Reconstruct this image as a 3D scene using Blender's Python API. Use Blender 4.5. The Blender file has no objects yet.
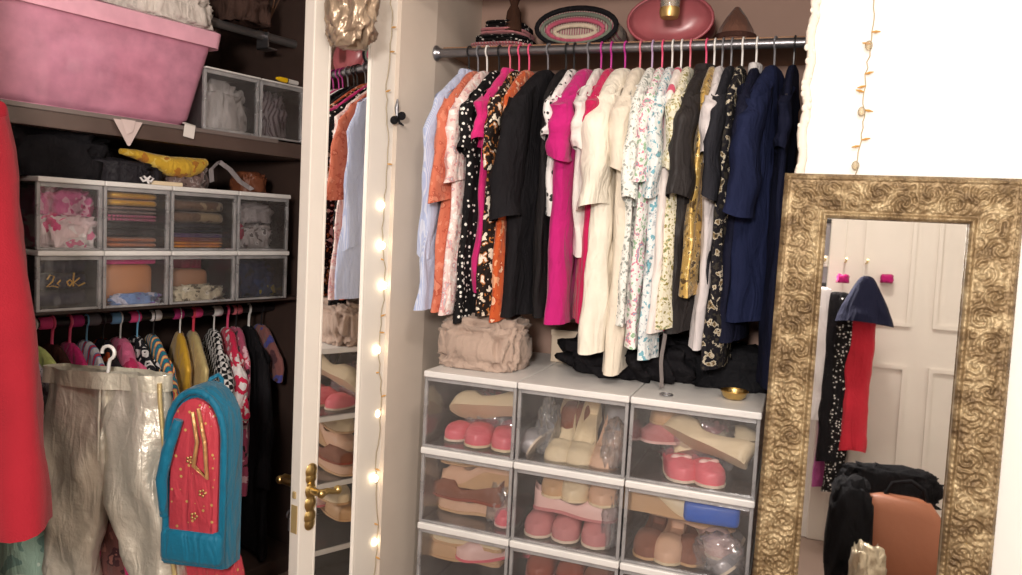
import bpy, bmesh, math, random
from mathutils import Vector, Matrix, noise
scn = bpy.context.scene
COL = scn.collection
R_ = math.radians
# ------------------------------------------------------------------ camera
F = 780.0; YAW = R_(20.2); PIT = R_(4.6); ROL = R_(3.0); CAM = Vector((0, 0, 1.3))
fh = Vector((-math.sin(YAW), math.cos(YAW), 0)); r0 = Vector((math.cos(YAW), math.sin(YAW), 0))
FW = fh*math.cos(PIT) - Vector((0, 0, math.sin(PIT)))
U0 = fh*math.sin(PIT) + Vector((0, 0, math.cos(PIT)))
RT = r0*math.cos(ROL) + U0*math.sin(ROL)
UP = U0*math.cos(ROL) - r0*math.sin(ROL)
cd = bpy.data.cameras.new('camera'); cam = bpy.data.objects.new('camera', cd); COL.objects.link(cam)
cd.sensor_width = 36; cd.lens = F/1022*36; cd.clip_start = .02
cam.matrix_world = Matrix((( RT.x, UP.x, -FW.x, 0), (RT.y, UP.y, -FW.y, 0), (RT.z, UP.z, -FW.z, CAM.z), (0, 0, 0, 1)))
scn.camera = cam

def ray(px, py): return FW + RT*((px-511)/F) - UP*((py-287.5)/F)
def hit(px, py, p0, n):
    d = ray(px, py); return CAM + d*((p0-CAM).dot(n)/d.dot(n))
def onY(px, py, Y): return hit(px, py, Vector((0, Y, 0)), Vector((0, 1, 0)))
def dep(px, py, t): return CAM + ray(px, py)*t
# frame of the left wardrobe: s along its front, q into it
WA = dep(70, 215, 2.1); WD = Vector((math.sin(R_(13.9)), math.cos(R_(13.9)), 0)); WN = Vector((-WD.y, WD.x, 0)); WROT = math.atan2(WD.y, WD.x)
def W(s, q, z): v = WA + WD*s + WN*q; return Vector((v.x, v.y, z))
def wpx(px, py, q=0):
    p = hit(px, py, WA+WN*q, WN); return (p-WA).dot(WD), p.z

# ------------------------------------------------------------------ materials
def newmat(name):
    m = bpy.data.materials.new(name); m.use_nodes = True; nt = m.node_tree
    return m, nt, nt.nodes['Principled BSDF']
def node(nt, t, **k):
    n = nt.nodes.new(t)
    for a, b in k.items():
        if a.startswith('i_'): n.inputs[a[2:].replace('_', ' ')].default_value = b
        else: setattr(n, a, b)
    return n
def c4(c): return (c[0], c[1], c[2], 1)
def srgb(r, g, b):
    f = lambda v: (v/255/12.92) if v/255 <= .04045 else ((v/255+.055)/1.055)**2.4
    return (f(r), f(g), f(b))
def coords(nt, scale=(1, 1, 1), distort=0, dscale=6):
    tc = node(nt, 'ShaderNodeTexCoord'); mp = node(nt, 'ShaderNodeMapping'); mp.inputs['Scale'].default_value = scale
    nt.links.new(tc.outputs['Object'], mp.inputs['Vector']); out = mp.outputs['Vector']
    if distort:
        nz = node(nt, 'ShaderNodeTexNoise'); nz.inputs['Scale'].default_value = dscale
        nt.links.new(out, nz.inputs['Vector'])
        ma = node(nt, 'ShaderNodeVectorMath', operation='MULTIPLY_ADD'); ma.inputs[1].default_value = (distort,)*3
        nt.links.new(nz.outputs['Color'], ma.inputs[0]); nt.links.new(out, ma.inputs[2]); out = ma.outputs[0]
    return out
def ramp(nt, fac, stops, const=True):
    r = node(nt, 'ShaderNodeValToRGB'); r.color_ramp.interpolation = 'CONSTANT' if const else 'LINEAR'
    els = r.color_ramp.elements
    while len(els) < len(stops): els.new(.5)
    for e, (p, c) in zip(els, stops): e.position = p; e.color = c4(c)
    nt.links.new(fac, r.inputs[0]); return r.outputs[0]
def bump(nt, b, fac, strength=.3, dist=.004):
    bp = node(nt, 'ShaderNodeBump'); bp.inputs['Strength'].default_value = strength; bp.inputs['Distance'].default_value = dist
    nt.links.new(fac, bp.inputs['Height']); nt.links.new(bp.outputs[0], b.inputs['Normal'])

_mc = {}
def plain(name, col, rough=.7, metal=0, bumps=0, bscale=60, sheen=0, vary=0.0, spec=.5):
    if name in _mc: return _mc[name]
    m, nt, b = newmat(name); b.inputs['Base Color'].default_value = c4(col)
    b.inputs['Roughness'].default_value = rough; b.inputs['Metallic'].default_value = metal
    b.inputs['Specular IOR Level'].default_value = spec
    if sheen: b.inputs['Sheen Weight'].default_value = sheen
    v = coords(nt)
    if vary:
        nz = node(nt, 'ShaderNodeTexNoise'); nz.inputs['Scale'].default_value = 9; nz.inputs['Detail'].default_value = 4
        nt.links.new(v, nz.inputs['Vector'])
        o = ramp(nt, nz.outputs[0], [(.3, tuple(x*(1-vary) for x in col)), (.7, tuple(min(1, x*(1+vary)) for x in col))], False)
        nt.links.new(o, b.inputs['Base Color'])
    if bumps:
        nz = node(nt, 'ShaderNodeTexNoise'); nz.inputs['Scale'].default_value = bscale; nz.inputs['Detail'].default_value = 3
        nt.links.new(v, nz.inputs['Vector']); bump(nt, b, nz.outputs[0], bumps)
    _mc[name] = m; return m
def cloth(name, col, kind='plain', cols=(), scale=40, rough=.85, metal=0, thr=.3, sheen=.15):
    """fabric: kind in plain, dots, blobs, leopard, stripes, brocade, checks"""
    if name in _mc: return _mc[name]
    m, nt, b = newmat(name); b.inputs['Roughness'].default_value = rough; b.inputs['Metallic'].default_value = metal
    b.inputs['Sheen Weight'].default_value = sheen if max(col) > .1 else 0; b.inputs['Specular IOR Level'].default_value = .25 if max(col) > .1 else .12
    b.inputs['Base Color'].default_value = c4(col)
    v = coords(nt, (1, 1, 1), .03 if kind in ('blobs', 'leopard', 'brocade') else 0)
    if kind == 'plain':
        nz = node(nt, 'ShaderNodeTexNoise'); nz.inputs['Scale'].default_value = 7; nz.inputs['Detail'].default_value = 5
        nt.links.new(v, nz.inputs['Vector'])
        nt.links.new(ramp(nt, nz.outputs[0], [(.3, tuple(x*.88 for x in col)), (.7, tuple(min(1, x*1.08) for x in col))], False), b.inputs['Base Color'])
    elif kind == 'dots':
        vo = node(nt, 'ShaderNodeTexVoronoi'); vo.inputs['Scale'].default_value = scale; vo.inputs['Randomness'].default_value = .75
        nt.links.new(v, vo.inputs['Vector'])
        nt.links.new(ramp(nt, vo.outputs['Distance'], [(0, cols[0]), (thr, col)]), b.inputs['Base Color'])
    elif kind == 'checks':
        ck = node(nt, 'ShaderNodeTexChecker'); ck.inputs['Scale'].default_value = scale
        ck.inputs['Color1'].default_value = c4(col); ck.inputs['Color2'].default_value = c4(cols[0])
        nt.links.new(v, ck.inputs['Vector']); nt.links.new(ck.outputs[0], b.inputs['Base Color'])
    elif kind in ('blobs', 'brocade', 'leopard'):
        vo = node(nt, 'ShaderNodeTexVoronoi'); vo.inputs['Scale'].default_value = scale
        if kind == 'leopard': vo.feature = 'DISTANCE_TO_EDGE'
        nt.links.new(v, vo.inputs['Vector'])
        nz = node(nt, 'ShaderNodeTexNoise'); nz.inputs['Scale'].default_value = scale*.7; nz.inputs['Detail'].default_value = 3
        nt.links.new(v, nz.inputs['Vector'])
        if kind == 'leopard':
            o1 = ramp(nt, vo.outputs['Distance'], [(0, col), (.12, cols[0]), (.28, cols[1])])
            nt.links.new(o1, b.inputs['Base Color'])
        else:
            n = len(cols); st = [(0, cols[0])]+[(.40, col)]+[(.57+.06*i, cols[(i+1) % n]) for i in range(min(n, 3))]
            o1 = ramp(nt, nz.outputs[0], st)
            nt.links.new(o1, b.inputs['Base Color'])
    elif kind == 'stripes':
        wv = node(nt, 'ShaderNodeTexWave'); wv.bands_direction = 'X'; wv.inputs['Scale'].default_value = scale; wv.inputs['Distortion'].default_value = .6
        nt.links.new(v, wv.inputs['Vector'])
        st = [(0, col), (.6, cols[0])] + ([(.85, cols[1])] if len(cols) > 1 else [])
        nt.links.new(ramp(nt, wv.outputs['Fac'], st), b.inputs['Base Color'])
    nz2 = node(nt, 'ShaderNodeTexNoise'); nz2.inputs['Scale'].default_value = 90 if not metal else 45; nz2.inputs['Detail'].default_value = 3
    nt.links.new(v, nz2.inputs['Vector'])
    bp1 = node(nt, 'ShaderNodeBump'); bp1.inputs['Strength'].default_value = .35 if not metal else .7; bp1.inputs['Distance'].default_value = .004
    nt.links.new(nz2.outputs[0], bp1.inputs['Height'])
    vv = coords(nt, (26, 26, 7), .0); nz3 = node(nt, 'ShaderNodeTexNoise'); nz3.inputs['Scale'].default_value = 1; nz3.inputs['Detail'].default_value = 2; nz3.inputs['Distortion'].default_value = 1.2
    nt.links.new(vv, nz3.inputs['Vector'])
    bp2 = node(nt, 'ShaderNodeBump'); bp2.inputs['Strength'].default_value = .6 if not metal else .35; bp2.inputs['Distance'].default_value = .018
    nt.links.new(nz3.outputs[0], bp2.inputs['Height']); nt.links.new(bp1.outputs[0], bp2.inputs['Normal']); nt.links.new(bp2.outputs[0], b.inputs['Normal'])
    _mc[name] = m; return m
def clear(name, tint=(.9, .9, .92), haze=.13, hcol=(.8, .78, .78), rough=.08, gloss=.1, var=.4):
    """clear or milky plastic: mostly transparent with a glossy sheen and a little milky scatter"""
    if name in _mc: return _mc[name]
    m = bpy.data.materials.new(name); m.use_nodes = True; nt = m.node_tree; nt.nodes.clear()
    out = node(nt, 'ShaderNodeOutputMaterial'); tr = node(nt, 'ShaderNodeBsdfTransparent'); tr.inputs[0].default_value = c4(tint)
    df = node(nt, 'ShaderNodeBsdfDiffuse'); df.inputs[0].default_value = c4(hcol)
    gl = node(nt, 'ShaderNodeBsdfGlossy'); gl.inputs['Roughness'].default_value = rough
    v = coords(nt); nz = node(nt, 'ShaderNodeTexNoise'); nz.inputs['Scale'].default_value = 14; nz.inputs['Detail'].default_value = 4; nt.links.new(v, nz.inputs['Vector'])
    bp = node(nt, 'ShaderNodeBump'); bp.inputs['Strength'].default_value = .35; bp.inputs['Distance'].default_value = .01
    nt.links.new(nz.outputs[0], bp.inputs['Height']); nt.links.new(bp.outputs[0], gl.inputs['Normal'])
    mr = node(nt, 'ShaderNodeMapRange'); mr.inputs['From Min'].default_value = .3; mr.inputs['From Max'].default_value = .7
    mr.inputs['To Min'].default_value = haze*(1-var); mr.inputs['To Max'].default_value = haze*(1+var); nt.links.new(nz.outputs[0], mr.inputs[0])
    m1 = node(nt, 'ShaderNodeMixShader'); nt.links.new(mr.outputs[0], m1.inputs[0]); nt.links.new(tr.outputs[0], m1.inputs[1]); nt.links.new(df.outputs[0], m1.inputs[2])
    fr = node(nt, 'ShaderNodeFresnel'); fr.inputs['IOR'].default_value = 1.45; nt.links.new(bp.outputs[0], fr.inputs['Normal'])
    ad = node(nt, 'ShaderNodeMath', operation='MULTIPLY_ADD'); ad.inputs[1].default_value = .8; ad.inputs[2].default_value = gloss*.2; ad.use_clamp = True
    nt.links.new(fr.outputs[0], ad.inputs[0])
    m2 = node(nt, 'ShaderNodeMixShader'); nt.links.new(ad.outputs[0], m2.inputs[0]); nt.links.new(m1.outputs[0], m2.inputs[1]); nt.links.new(gl.outputs[0], m2.inputs[2])
    nt.links.new(m2.outputs[0], out.inputs[0]); _mc[name] = m; return m
def glow(name, col, s):
    if name in _mc: return _mc[name]
    m, nt, b = newmat(name); b.inputs['Base Color'].default_value = c4(col)
    b.inputs['Emission Color'].default_value = c4(col); b.inputs['Emission Strength'].default_value = s; _mc[name] = m; return m

# ------------------------------------------------------------------ mesh collector
class MB:
    def __init__(s): s.v = []; s.f = []; s.M = Matrix()
    def add(s, vs, fs):
        o = len(s.v); s.v += [tuple(s.M @ Vector(p)) for p in vs]; s.f += [tuple(i+o for i in f) for f in fs]; return s
    def box(s, a, b, r=0):
        if r:
            bm = bmesh.new(); bmesh.ops.create_cube(bm, size=1)
            for v in bm.verts: v.co = Vector([(a[i]+b[i])/2 + v.co[i]*(b[i]-a[i]) for i in range(3)])
            bmesh.ops.bevel(bm, geom=bm.edges[:], offset=r, segments=2, profile=.5, affect='EDGES')
            bm.verts.index_update(); s.add([v.co[:] for v in bm.verts], [[v.index for v in f.verts] for f in bm.faces]); bm.free(); return s
        vs = [(x, y, z) for z in (a[2], b[2]) for y in (a[1], b[1]) for x in (a[0], b[0])]
        return s.add(vs, [(0, 2, 3, 1), (4, 5, 7, 6), (0, 1, 5, 4), (2, 6, 7, 3), (0, 4, 6, 2), (1, 3, 7, 5)])
    def rings(s, rings, closed=True, caps=True):
        n = len(rings[0]); vs = [p for r in rings for p in r]; fs = []
        for i in range(len(rings)-1):
            for j in range(n if closed else n-1):
                k = (j+1) % n; fs.append((i*n+j, i*n+k, (i+1)*n+k, (i+1)*n+j))
        if caps and closed: fs += [tuple(range(n-1, -1, -1)), tuple(range((len(rings)-1)*n, len(rings)*n))]
        return s.add(vs, fs)
    def tube(s, pts, r, n=8, caps=True):
        pts = [Vector(p) for p in pts]; rs = r if isinstance(r, (list, tuple)) else [r]*len(pts)
        rings = []; up = None
        for i, p in enumerate(pts):
            d = (pts[min(i+1, len(pts)-1)]-pts[max(i-1, 0)]).normalized()
            if up is None: up = Vector((0, 0, 1)) if abs(d.z) < .9 else Vector((1, 0, 0))
            x = d.cross(up).normalized(); up = x.cross(d).normalized()
            rings.append([tuple(p+(x*math.cos(2*math.pi*k/n)+up*math.sin(2*math.pi*k/n))*rs[i]) for k in range(n)])
        return s.rings(rings, True, caps)
    def lathe(s, prof, n=16):
        return s.rings([[(r*math.cos(2*math.pi*k/n), r*math.sin(2*math.pi*k/n), z) for k in range(n)] for r, z in prof])
    def ball(s, c, r, n=10, sc=(1, 1, 1)):
        rings = []
        for i in range(n+1):
            t = math.pi*i/n; rr = max(math.sin(t), .01)
            rings.append([(c[0]+sc[0]*r*rr*math.cos(2*math.pi*k/n), c[1]+sc[1]*r*rr*math.sin(2*math.pi*k/n), c[2]-sc[2]*r*math.cos(t)) for k in range(n)])
        return s.rings(rings)
    def build(s, name, mat, parent=None, smooth=True, loc=None, rot=None, angle=50):
        me = bpy.data.meshes.new(name); me.from_pydata(s.v, [], s.f); me.validate(); me.materials.append(mat)
        bm = bmesh.new(); bm.from_mesh(me); bmesh.ops.recalc_face_normals(bm, faces=bm.faces); bm.to_mesh(me); bm.free()
        if smooth:
            for p in me.polygons: p.use_smooth = True
            try: me.set_sharp_from_angle(angle=R_(angle))
            except Exception: pass
        o = bpy.data.objects.new(name, me); COL.objects.link(o)
        if parent: o.parent = parent
        if loc is not None: o.location = loc
        if rot is not None: o.rotation_euler = rot
        return o
def tag(o, label, cat, group=None):
    o['label'] = label; o['category'] = cat
    if group: o['group'] = group
    return o
def empty(name, loc=(0, 0, 0), rz=0, label=None, cat=None, group=None):
    o = bpy.data.objects.new(name, None); COL.objects.link(o); o.location = loc; o.rotation_euler = (0, 0, rz); o.empty_display_size = .05
    if label: tag(o, label, cat, group)
    return o
def struct(o): o['kind'] = 'structure'; return o
def copy_tree(o, parent=None):
    c = o.copy(); COL.objects.link(c)
    if parent: c.parent = parent
    for ch in list(o.children): copy_tree(ch, c)
    return c
def sm(a, b, t): t = max(0, min(1, (t-a)/(b-a))); return t*t*(3-2*t)
def lerp(a, b, t): return a+(b-a)*t
def P3(v): return (v.x, v.y, v.z)

# ------------------------------------------------------------------ palette
WHITE_WALL = plain('white_wall_paint', srgb(246, 243, 238), .8, bumps=.08, bscale=12)
INNER = plain('beige_closet_paint', srgb(214, 200, 186), .85, bumps=.1, bscale=10, vary=.03)
GLOSSW = plain('white_gloss_paint', srgb(236, 229, 219), .4, bumps=.05, bscale=8, vary=.02)
DARKWOOD = plain('dark_wardrobe_laminate', srgb(66, 50, 44), .6, vary=.15)
CHROME = plain('scratched_steel', srgb(150, 150, 155), .3, .9)
WIRE = plain('dark_wire', srgb(70, 62, 50), .5)
BRASS = plain('worn_brass', srgb(204, 176, 116), .28, 1, bumps=.3, bscale=80)
PLW = plain('white_plastic', srgb(226, 223, 220), .35, vary=.06)
BOXP = clear('clear_box_plastic', tint=(.985, .985, .99), haze=.02)
BOXF = clear('clear_front_plastic', tint=(.98, .98, .985), haze=.035, rough=.1)
BOXE = clear('thick_plastic_edge', tint=(.88, .88, .9), haze=.4, hcol=(.62, .6, .6), rough=.2)
BLACKC = cloth('black_cotton', (.012, .011, .013))

# ------------------------------------------------------------------ room shell
def wallbox(name, a, b, mat): return struct(MB().box(a, b).build(name, mat, smooth=False))
XL, XR = -1.12, -.012          # closet inner sides
wallbox('floor', (-3.2, -.75, -.05), (1.6, 2.75, 0), plain('brown_carpet', srgb(120, 100, 88), .95, bumps=.5, bscale=200))
wallbox('ceiling', (-3.2, -.75, 2.45), (1.6, 2.75, 2.5), WHITE_WALL)
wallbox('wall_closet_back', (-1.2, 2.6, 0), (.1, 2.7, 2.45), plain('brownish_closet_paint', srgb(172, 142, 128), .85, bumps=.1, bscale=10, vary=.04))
LW = MB().rings([[(-1.21, 2.6, z), (-1.21, 2.09, z), (-1.158, 2.09, z), (XL, 2.25, z), (XL, 2.6, z)] for z in (0, 2.45)])
struct(LW.build('wall_closet_left', INNER, smooth=False))
struct(MB().box((XR, 2.02, 0), (XR+.06, 2.6, 2.45)).build('wall_closet_right', INNER, smooth=False))
wallbox('wall_right_of_closet', (XR, 1.97, 0), (1.5, 2.02, 2.45), WHITE_WALL)
wallbox('wall_header', (-1.21, 1.97, 2.0), (XR, 2.095, 2.45), WHITE_WALL)
wallbox('wall_between', (-1.72, 2.46, 0), (-1.205, 2.51, 2.45), INNER)
wallbox('wall_right', (1.5, -.75, 0), (1.6, 2.02, 2.45), WHITE_WALL)
wallbox('wall_back', (-3.2, -.75, 0), (1.6, -.65, 2.45), WHITE_WALL)
wallbox('wall_left', (-3.2, -.65, 0), (-3.1, 2.75, 2.45), WHITE_WALL)
# white panelled door seen in the mirror
d2 = MB().box((.22, -.65, 0), (.98, -.625, 2.02)); dd = d2
for (x0, x1, z0, z1) in ((.31, .55, 1.15, 1.85), (.65, .89, 1.15, 1.85), (.31, .55, .2, .95), (.65, .89, .2, .95)):
    for t in ((x0, z0, x1, z0+.02), (x0, z1-.02, x1, z1), (x0, z0+.02, x0+.02, z1-.02), (x1-.02, z0+.02, x1, z1-.02)):
        d2.box((t[0], -.626, t[1]), (t[2], -.612, t[3]))
struct(d2.build('door_1', GLOSSW, smooth=False))
tr = MB()
for a, b in (((.14, -.65, 0), (.22, -.615, 2.1)), ((.98, -.65, 0), (1.06, -.615, 2.1)), ((.14, -.65, 2.02), (1.06, -.615, 2.1))): tr.box(a, b, .006)
struct(tr.build('trim_1', GLOSSW, smooth=False))

# ------------------------------------------------------------------ left wardrobe (carcass)
ward = empty('wardrobe', P3(W(0, 0, 0)), WROT, 'dark open wardrobe with shelves of clear boxes above a crowded clothes rail', 'wardrobe')
S0, S1, QD = -.5, .84, .56
def wpart(name, a, b, m=DARKWOOD): return MB().box(a, b, .002).build(name, m, ward, smooth=False)
wpart('back_panel', (S0-.02, QD-.005, 0), (S1+.02, QD+.02, 2.3))
wpart('side_panel', (S1, 0, 0), (S1+.02, QD+.02, 2.3)); wpart('side_panel', (S0-.02, 0, 0), (S0, QD+.02, 2.3))
wpart('top_panel', (S0-.02, 0, 2.3), (S1+.02, QD+.02, 2.32)); wpart('base_panel', (S0, 0, 0), (S1, QD, .06))
GREYSH = plain('grey_shelf_laminate', srgb(120, 108, 104), .35, vary=.1)
us = wpart('upper_shelf', (S0, .0, 1.49), (S1, QD, 1.54), plain('brown_shelf_laminate', srgb(92, 76, 70), .3, vary=.12))
us['label'] = 'brown upper shelf with a shiny front strip'
MB().box((S0, -.006, 1.532), (.68, .004, 1.545), .002).build('edge_strip', GREYSH, us, smooth=False)
wpart('middle_shelf', (S0, .02, .993), (S1, QD, 1.003))
rl = MB().tube([(S0, .2, .945), (S1, .2, .945)], .014, 12).build('clothes_rail', plain('black_rail', srgb(48, 44, 46), .3, .5), ward)
rr = MB().tube([(S0, .12, 1.905), (S1, .12, 1.905)], .015, 12).build('upper_rail', plain('grey_rail', srgb(110, 105, 104), .35, .6), ward)
MB().box((.70, .09, 1.86), (.705, .15, 1.915)).box((.70, .09, 1.86), (.74, .15, 1.865)).build('rail_bracket', CHROME, ward, smooth=False)

for k_, (sw, cw) in enumerate(((.03, 'pink'), (.12, 'magenta'), (.17, 'grey'), (.24, 'blue'), (.30, 'pink'), (.37, 'white'), (.45, 'magenta'), (.52, 'pink'), (.60, 'white'), (.68, 'rose'))):
    cc_ = {'pink': srgb(226, 70, 130), 'magenta': srgb(170, 40, 110), 'grey': srgb(110, 106, 112), 'blue': srgb(110, 160, 200), 'white': srgb(225, 220, 220), 'rose': srgb(210, 110, 120)}[cw]
    MB().tube([(sw-.018, .2, .945), (sw-.014, .2, .945), (sw+.014, .2, .945), (sw+.018, .2, .945)], [.014, .0185, .0185, .014], 12).build('rail_wrap', plain('wrap_'+cw, cc_, .7, bumps=.4), rl)
# the wardrobe's own open door, whose inner face carries the red coat
wd_h = W(S0-.02, -.01, 0)
wdoor = MB().box((0, -.03, .0), (.56, -.01, 2.28), .003).build('door', GLOSSW, ward, smooth=False, loc=(S0-.02, -.01, 0), rot=(0, 0, R_(-90)))
MB().tube([(.30, -.01, 1.60), (.30, .035, 1.59), (.30, .05, 1.605), (.30, .05, 1.62)], .004).build('hook', BRASS, wdoor)

# ------------------------------------------------------------------ mirrored door of the closet
H = hit(388, 300, Vector((-1.16, 2.135, 0)), Vector((.97, -.245, 0))); H.z = 0; DDIR = Vector((-.245, -.97, 0)).normalized(); DNN = Vector((.97, -.245, 0)); NE = hit(306, 300, H, DNN); NE.z = 0
dv = (NE-H); DWID = dv.length; dang = math.atan2(dv.y, dv.x)
# local: x from hinge to free edge, +y = side facing the closet (right)
door = empty('door_2', P3(H), dang); struct(door)
# +y local is left of direction; direction ~ -Y so left = +X (closet side)
st = MB(); TH = .04; T0 = -TH
def dpx(px):
    q = hit(px, 300, H, DNN); q.z = 0; return (q-H).length
GL0, GL1 = dpx(364), dpx(321)
st.box((0, T0, .03), (GL0, 0, 2.0), .003).box((GL1, T0, .03), (DWID, 0, 2.0), .003).box((GL0, T0, .03), (GL1, 0, .15)).box((GL0, T0, 1.9), (GL1, 0, 2.0)).box((GL0, T0, .15), (GL1, -.012, 1.9))
st.build('door_frame', GLOSSW, door, smooth=False)
MIR = plain('mirror_silver', (.9, .9, .9), .015, 1)
MB().box((GL0, -.012, .15), (GL1, -.006, 1.9)).build('mirror_glass', MIR, door, smooth=False)
bd = MB()
for a, b in (((GL0, -.008, .15), (GL0+.008, .001, 1.9)), ((GL1-.008, -.008, .15), (GL1, .001, 1.9))): bd.box(a, b, .002)
bd.build('glass_bead', GLOSSW, door, smooth=False)
hz = (hit(300, 500, H, Vector((-dv.y, dv.x, 0)))).z
def lever(side):
    m = MB(); PR = .045 if side > 0 else .085; y0 = 0 if side > 0 else T0; sx = DWID-.035
    prof = []
    # ornate back plate: flattened ball stack
    for k in range(9):
        z = hz-.075+.15*k/8; w = .014+.007*math.sin(k*1.5)**2+(.005 if k in (0, 8) else 0)
        m.ball((sx, y0+side*.004, z), w, 8, (1, .35, 1.1))
    pl = m.build('escutcheon', BRASS, door)
    m = MB(); m.tube([(sx, y0, hz+.02), (sx, y0+side*PR, hz+.02)], [.012, .009], 10)
    pts = [(sx, y0+side*PR, hz+.02), (sx-.02, y0+side*(PR+.005), hz+.024), (sx-.04, y0+side*(PR+.005), hz+.016), (sx-.055, y0+side*(PR+.005), hz+.018)]
    m.tube(pts, [.011, .009, .007, .010], 10); m.ball((sx-.058, y0+side*(PR+.005), hz+.018), .013, 8); m.ball((sx, y0+side*(PR+.002), hz+.02), .013, 8)
    m.build('lever_handle', BRASS, door)
lever(1); lever(-1)
MB().box((DWID, T0+.008, hz-.1), (DWID+.002, -.008, hz-.02)).box((DWID, T0+.014, hz-.0), (DWID+.006, -.014, hz+.02), .002).build('latch_plate', plain('dull_brass_plate', srgb(196, 170, 120), .4, .3), door, smooth=False)
kk = MB().tube([(DWID-.035, T0-.001, hz-.06), (DWID-.035, T0-.03, hz-.06)], .004, 8)
kk.tube([(DWID-.035+.011*math.cos(t*.7), T0-.04, hz-.07+.011*math.sin(t*.7)) for t in range(10)], .003, 6)
kk.tube([(DWID-.035, T0-.04, hz-.08), (DWID-.036, T0-.042, hz-.12)], .004).build('key', CHROME, door)

# ------------------------------------------------------------------ storage boxes
def storage_box(x0, x1, ztop, h, depth, label, frame=None, group=None, lid_t=.016, front=BOXF):
    """x along the front, y into the shelf; frame None -> closet coords, else wardrobe coords"""
    if frame: e = empty('storage_box', P3(frame(x0, .0, ztop-h)), WROT, label, 'storage box', group)
    else: e = empty('storage_box', (x0, 1.985, ztop-h), 0, label, 'storage box', group)
    w = x1-x0-.004; hh = h-lid_t-.002; t = .003
    b = MB(); b.box((.002, .006, .002), (w, depth, .002+t)).box((.002, .006, 0), (.002+t, depth, hh)).box((w-t, .006, 0), (w, depth, hh)).box((.002, depth-t, 0), (w, depth, hh))
    b.build('body', BOXP, e, smooth=False)
    MB().box((.004, 0, .003), (w-.002, .003, hh-.004), .001).build('front_panel', front, e, smooth=False)
    ed = MB()
    for a, c in (((.0, -.004, 0), (.009, .008, hh)), ((w-.007, -.004, 0), (w+.002, .008, hh)), ((.009, -.004, 0), (w-.007, .006, .007)), ((.009, -.004, hh-.012), (w-.007, .006, hh))): ed.box(a, c, .0015)
    ed.build('edge_frame', BOXE, e, smooth=False)
    MB().box((0, -.012, hh), (w+.004, depth+.004, h), .003).build('lid', PLW, e, smooth=False)
    return e
rows = [.875, .653, .431, .209]
colx = [(-.976, -.695), (-.692, -.385), (-.382, -.058)]
rown = ['top', 'second', 'third', 'lowest']; coln = ['left', 'middle', 'right']
blab = {(0, 0): 'top left closet box, a cream shoe over pink flats inside',
 (0, 1): 'clear box in the middle of the top row holding three cream court shoes',
 (0, 2): 'top right closet box with cream wedges on pink slippers',
 (1, 0): 'second row left closet box of brown and cream sandals',
 (1, 1): 'second row middle closet box of tan shoes over dusty pink flats',
 (1, 2): 'second row right closet box with a bright blue packet inside',
 (2, 0): 'third row left closet box of tan and pale shoes',
 (2, 1): 'clear box in the middle of the third row holding rust coloured shoes',
 (2, 2): 'third row right closet box partly behind the gold frame',
 (3, 0): 'empty clear box at the floor under the left column of boxes',
 (3, 1): 'empty clear box at the floor under the middle column of boxes',
 (3, 2): 'empty clear box at the floor under the right column of boxes'}
for r, zt in enumerate(rows):
    for c, (a, b) in enumerate(colx):
        storage_box(a, b, zt, .221 if r < 3 else .208, .5, blab[(r, c)], group='clear shoe boxes stacked in the closet')
wcols = [(-.29, -.09), (-.086, .088), (.09, .290), (.294, .524), (.528, .735)]
wlab = [['clear box hidden behind the red coat, upper of the two', 'clear box with pink and white soft things, beside the red coat', 'wardrobe box with gold, pink and black folded cloths',
         'wardrobe box with brown cloth over an orange edged stack', 'wardrobe box with white bundles beside the mirrored door'],
        ['clear box hidden behind the red coat, lower of the two', 'wardrobe box with navy cloth bearing gold script, beside the red coat', 'clear box with a tan bag under a magenta strip in the lower row',
         'clear box lined with red and tan cloth in the lower row', 'lower wardrobe box of dark blue cloth with yellow bits']]
for c, (a, b) in enumerate(wcols):
    if c == 0: continue
    storage_box(a, b, 1.362, .193, .36, wlab[0][c], W, 'clear boxes on the wardrobe shelf', .012)
    storage_box(a, b, 1.168, .163, .36, wlab[1][c], W, 'clear boxes on the wardrobe shelf', .012)
storage_box(.395, .60, 1.735, .19, .3, 'upper shelf box of white cloth beside the pink tub', W, 'clear boxes on the upper shelf', .004)
storage_box(.604, .785, 1.735, .19, .3, 'upper shelf box of grey cloth under the marker pen', W, 'clear boxes on the upper shelf', .004)

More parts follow.
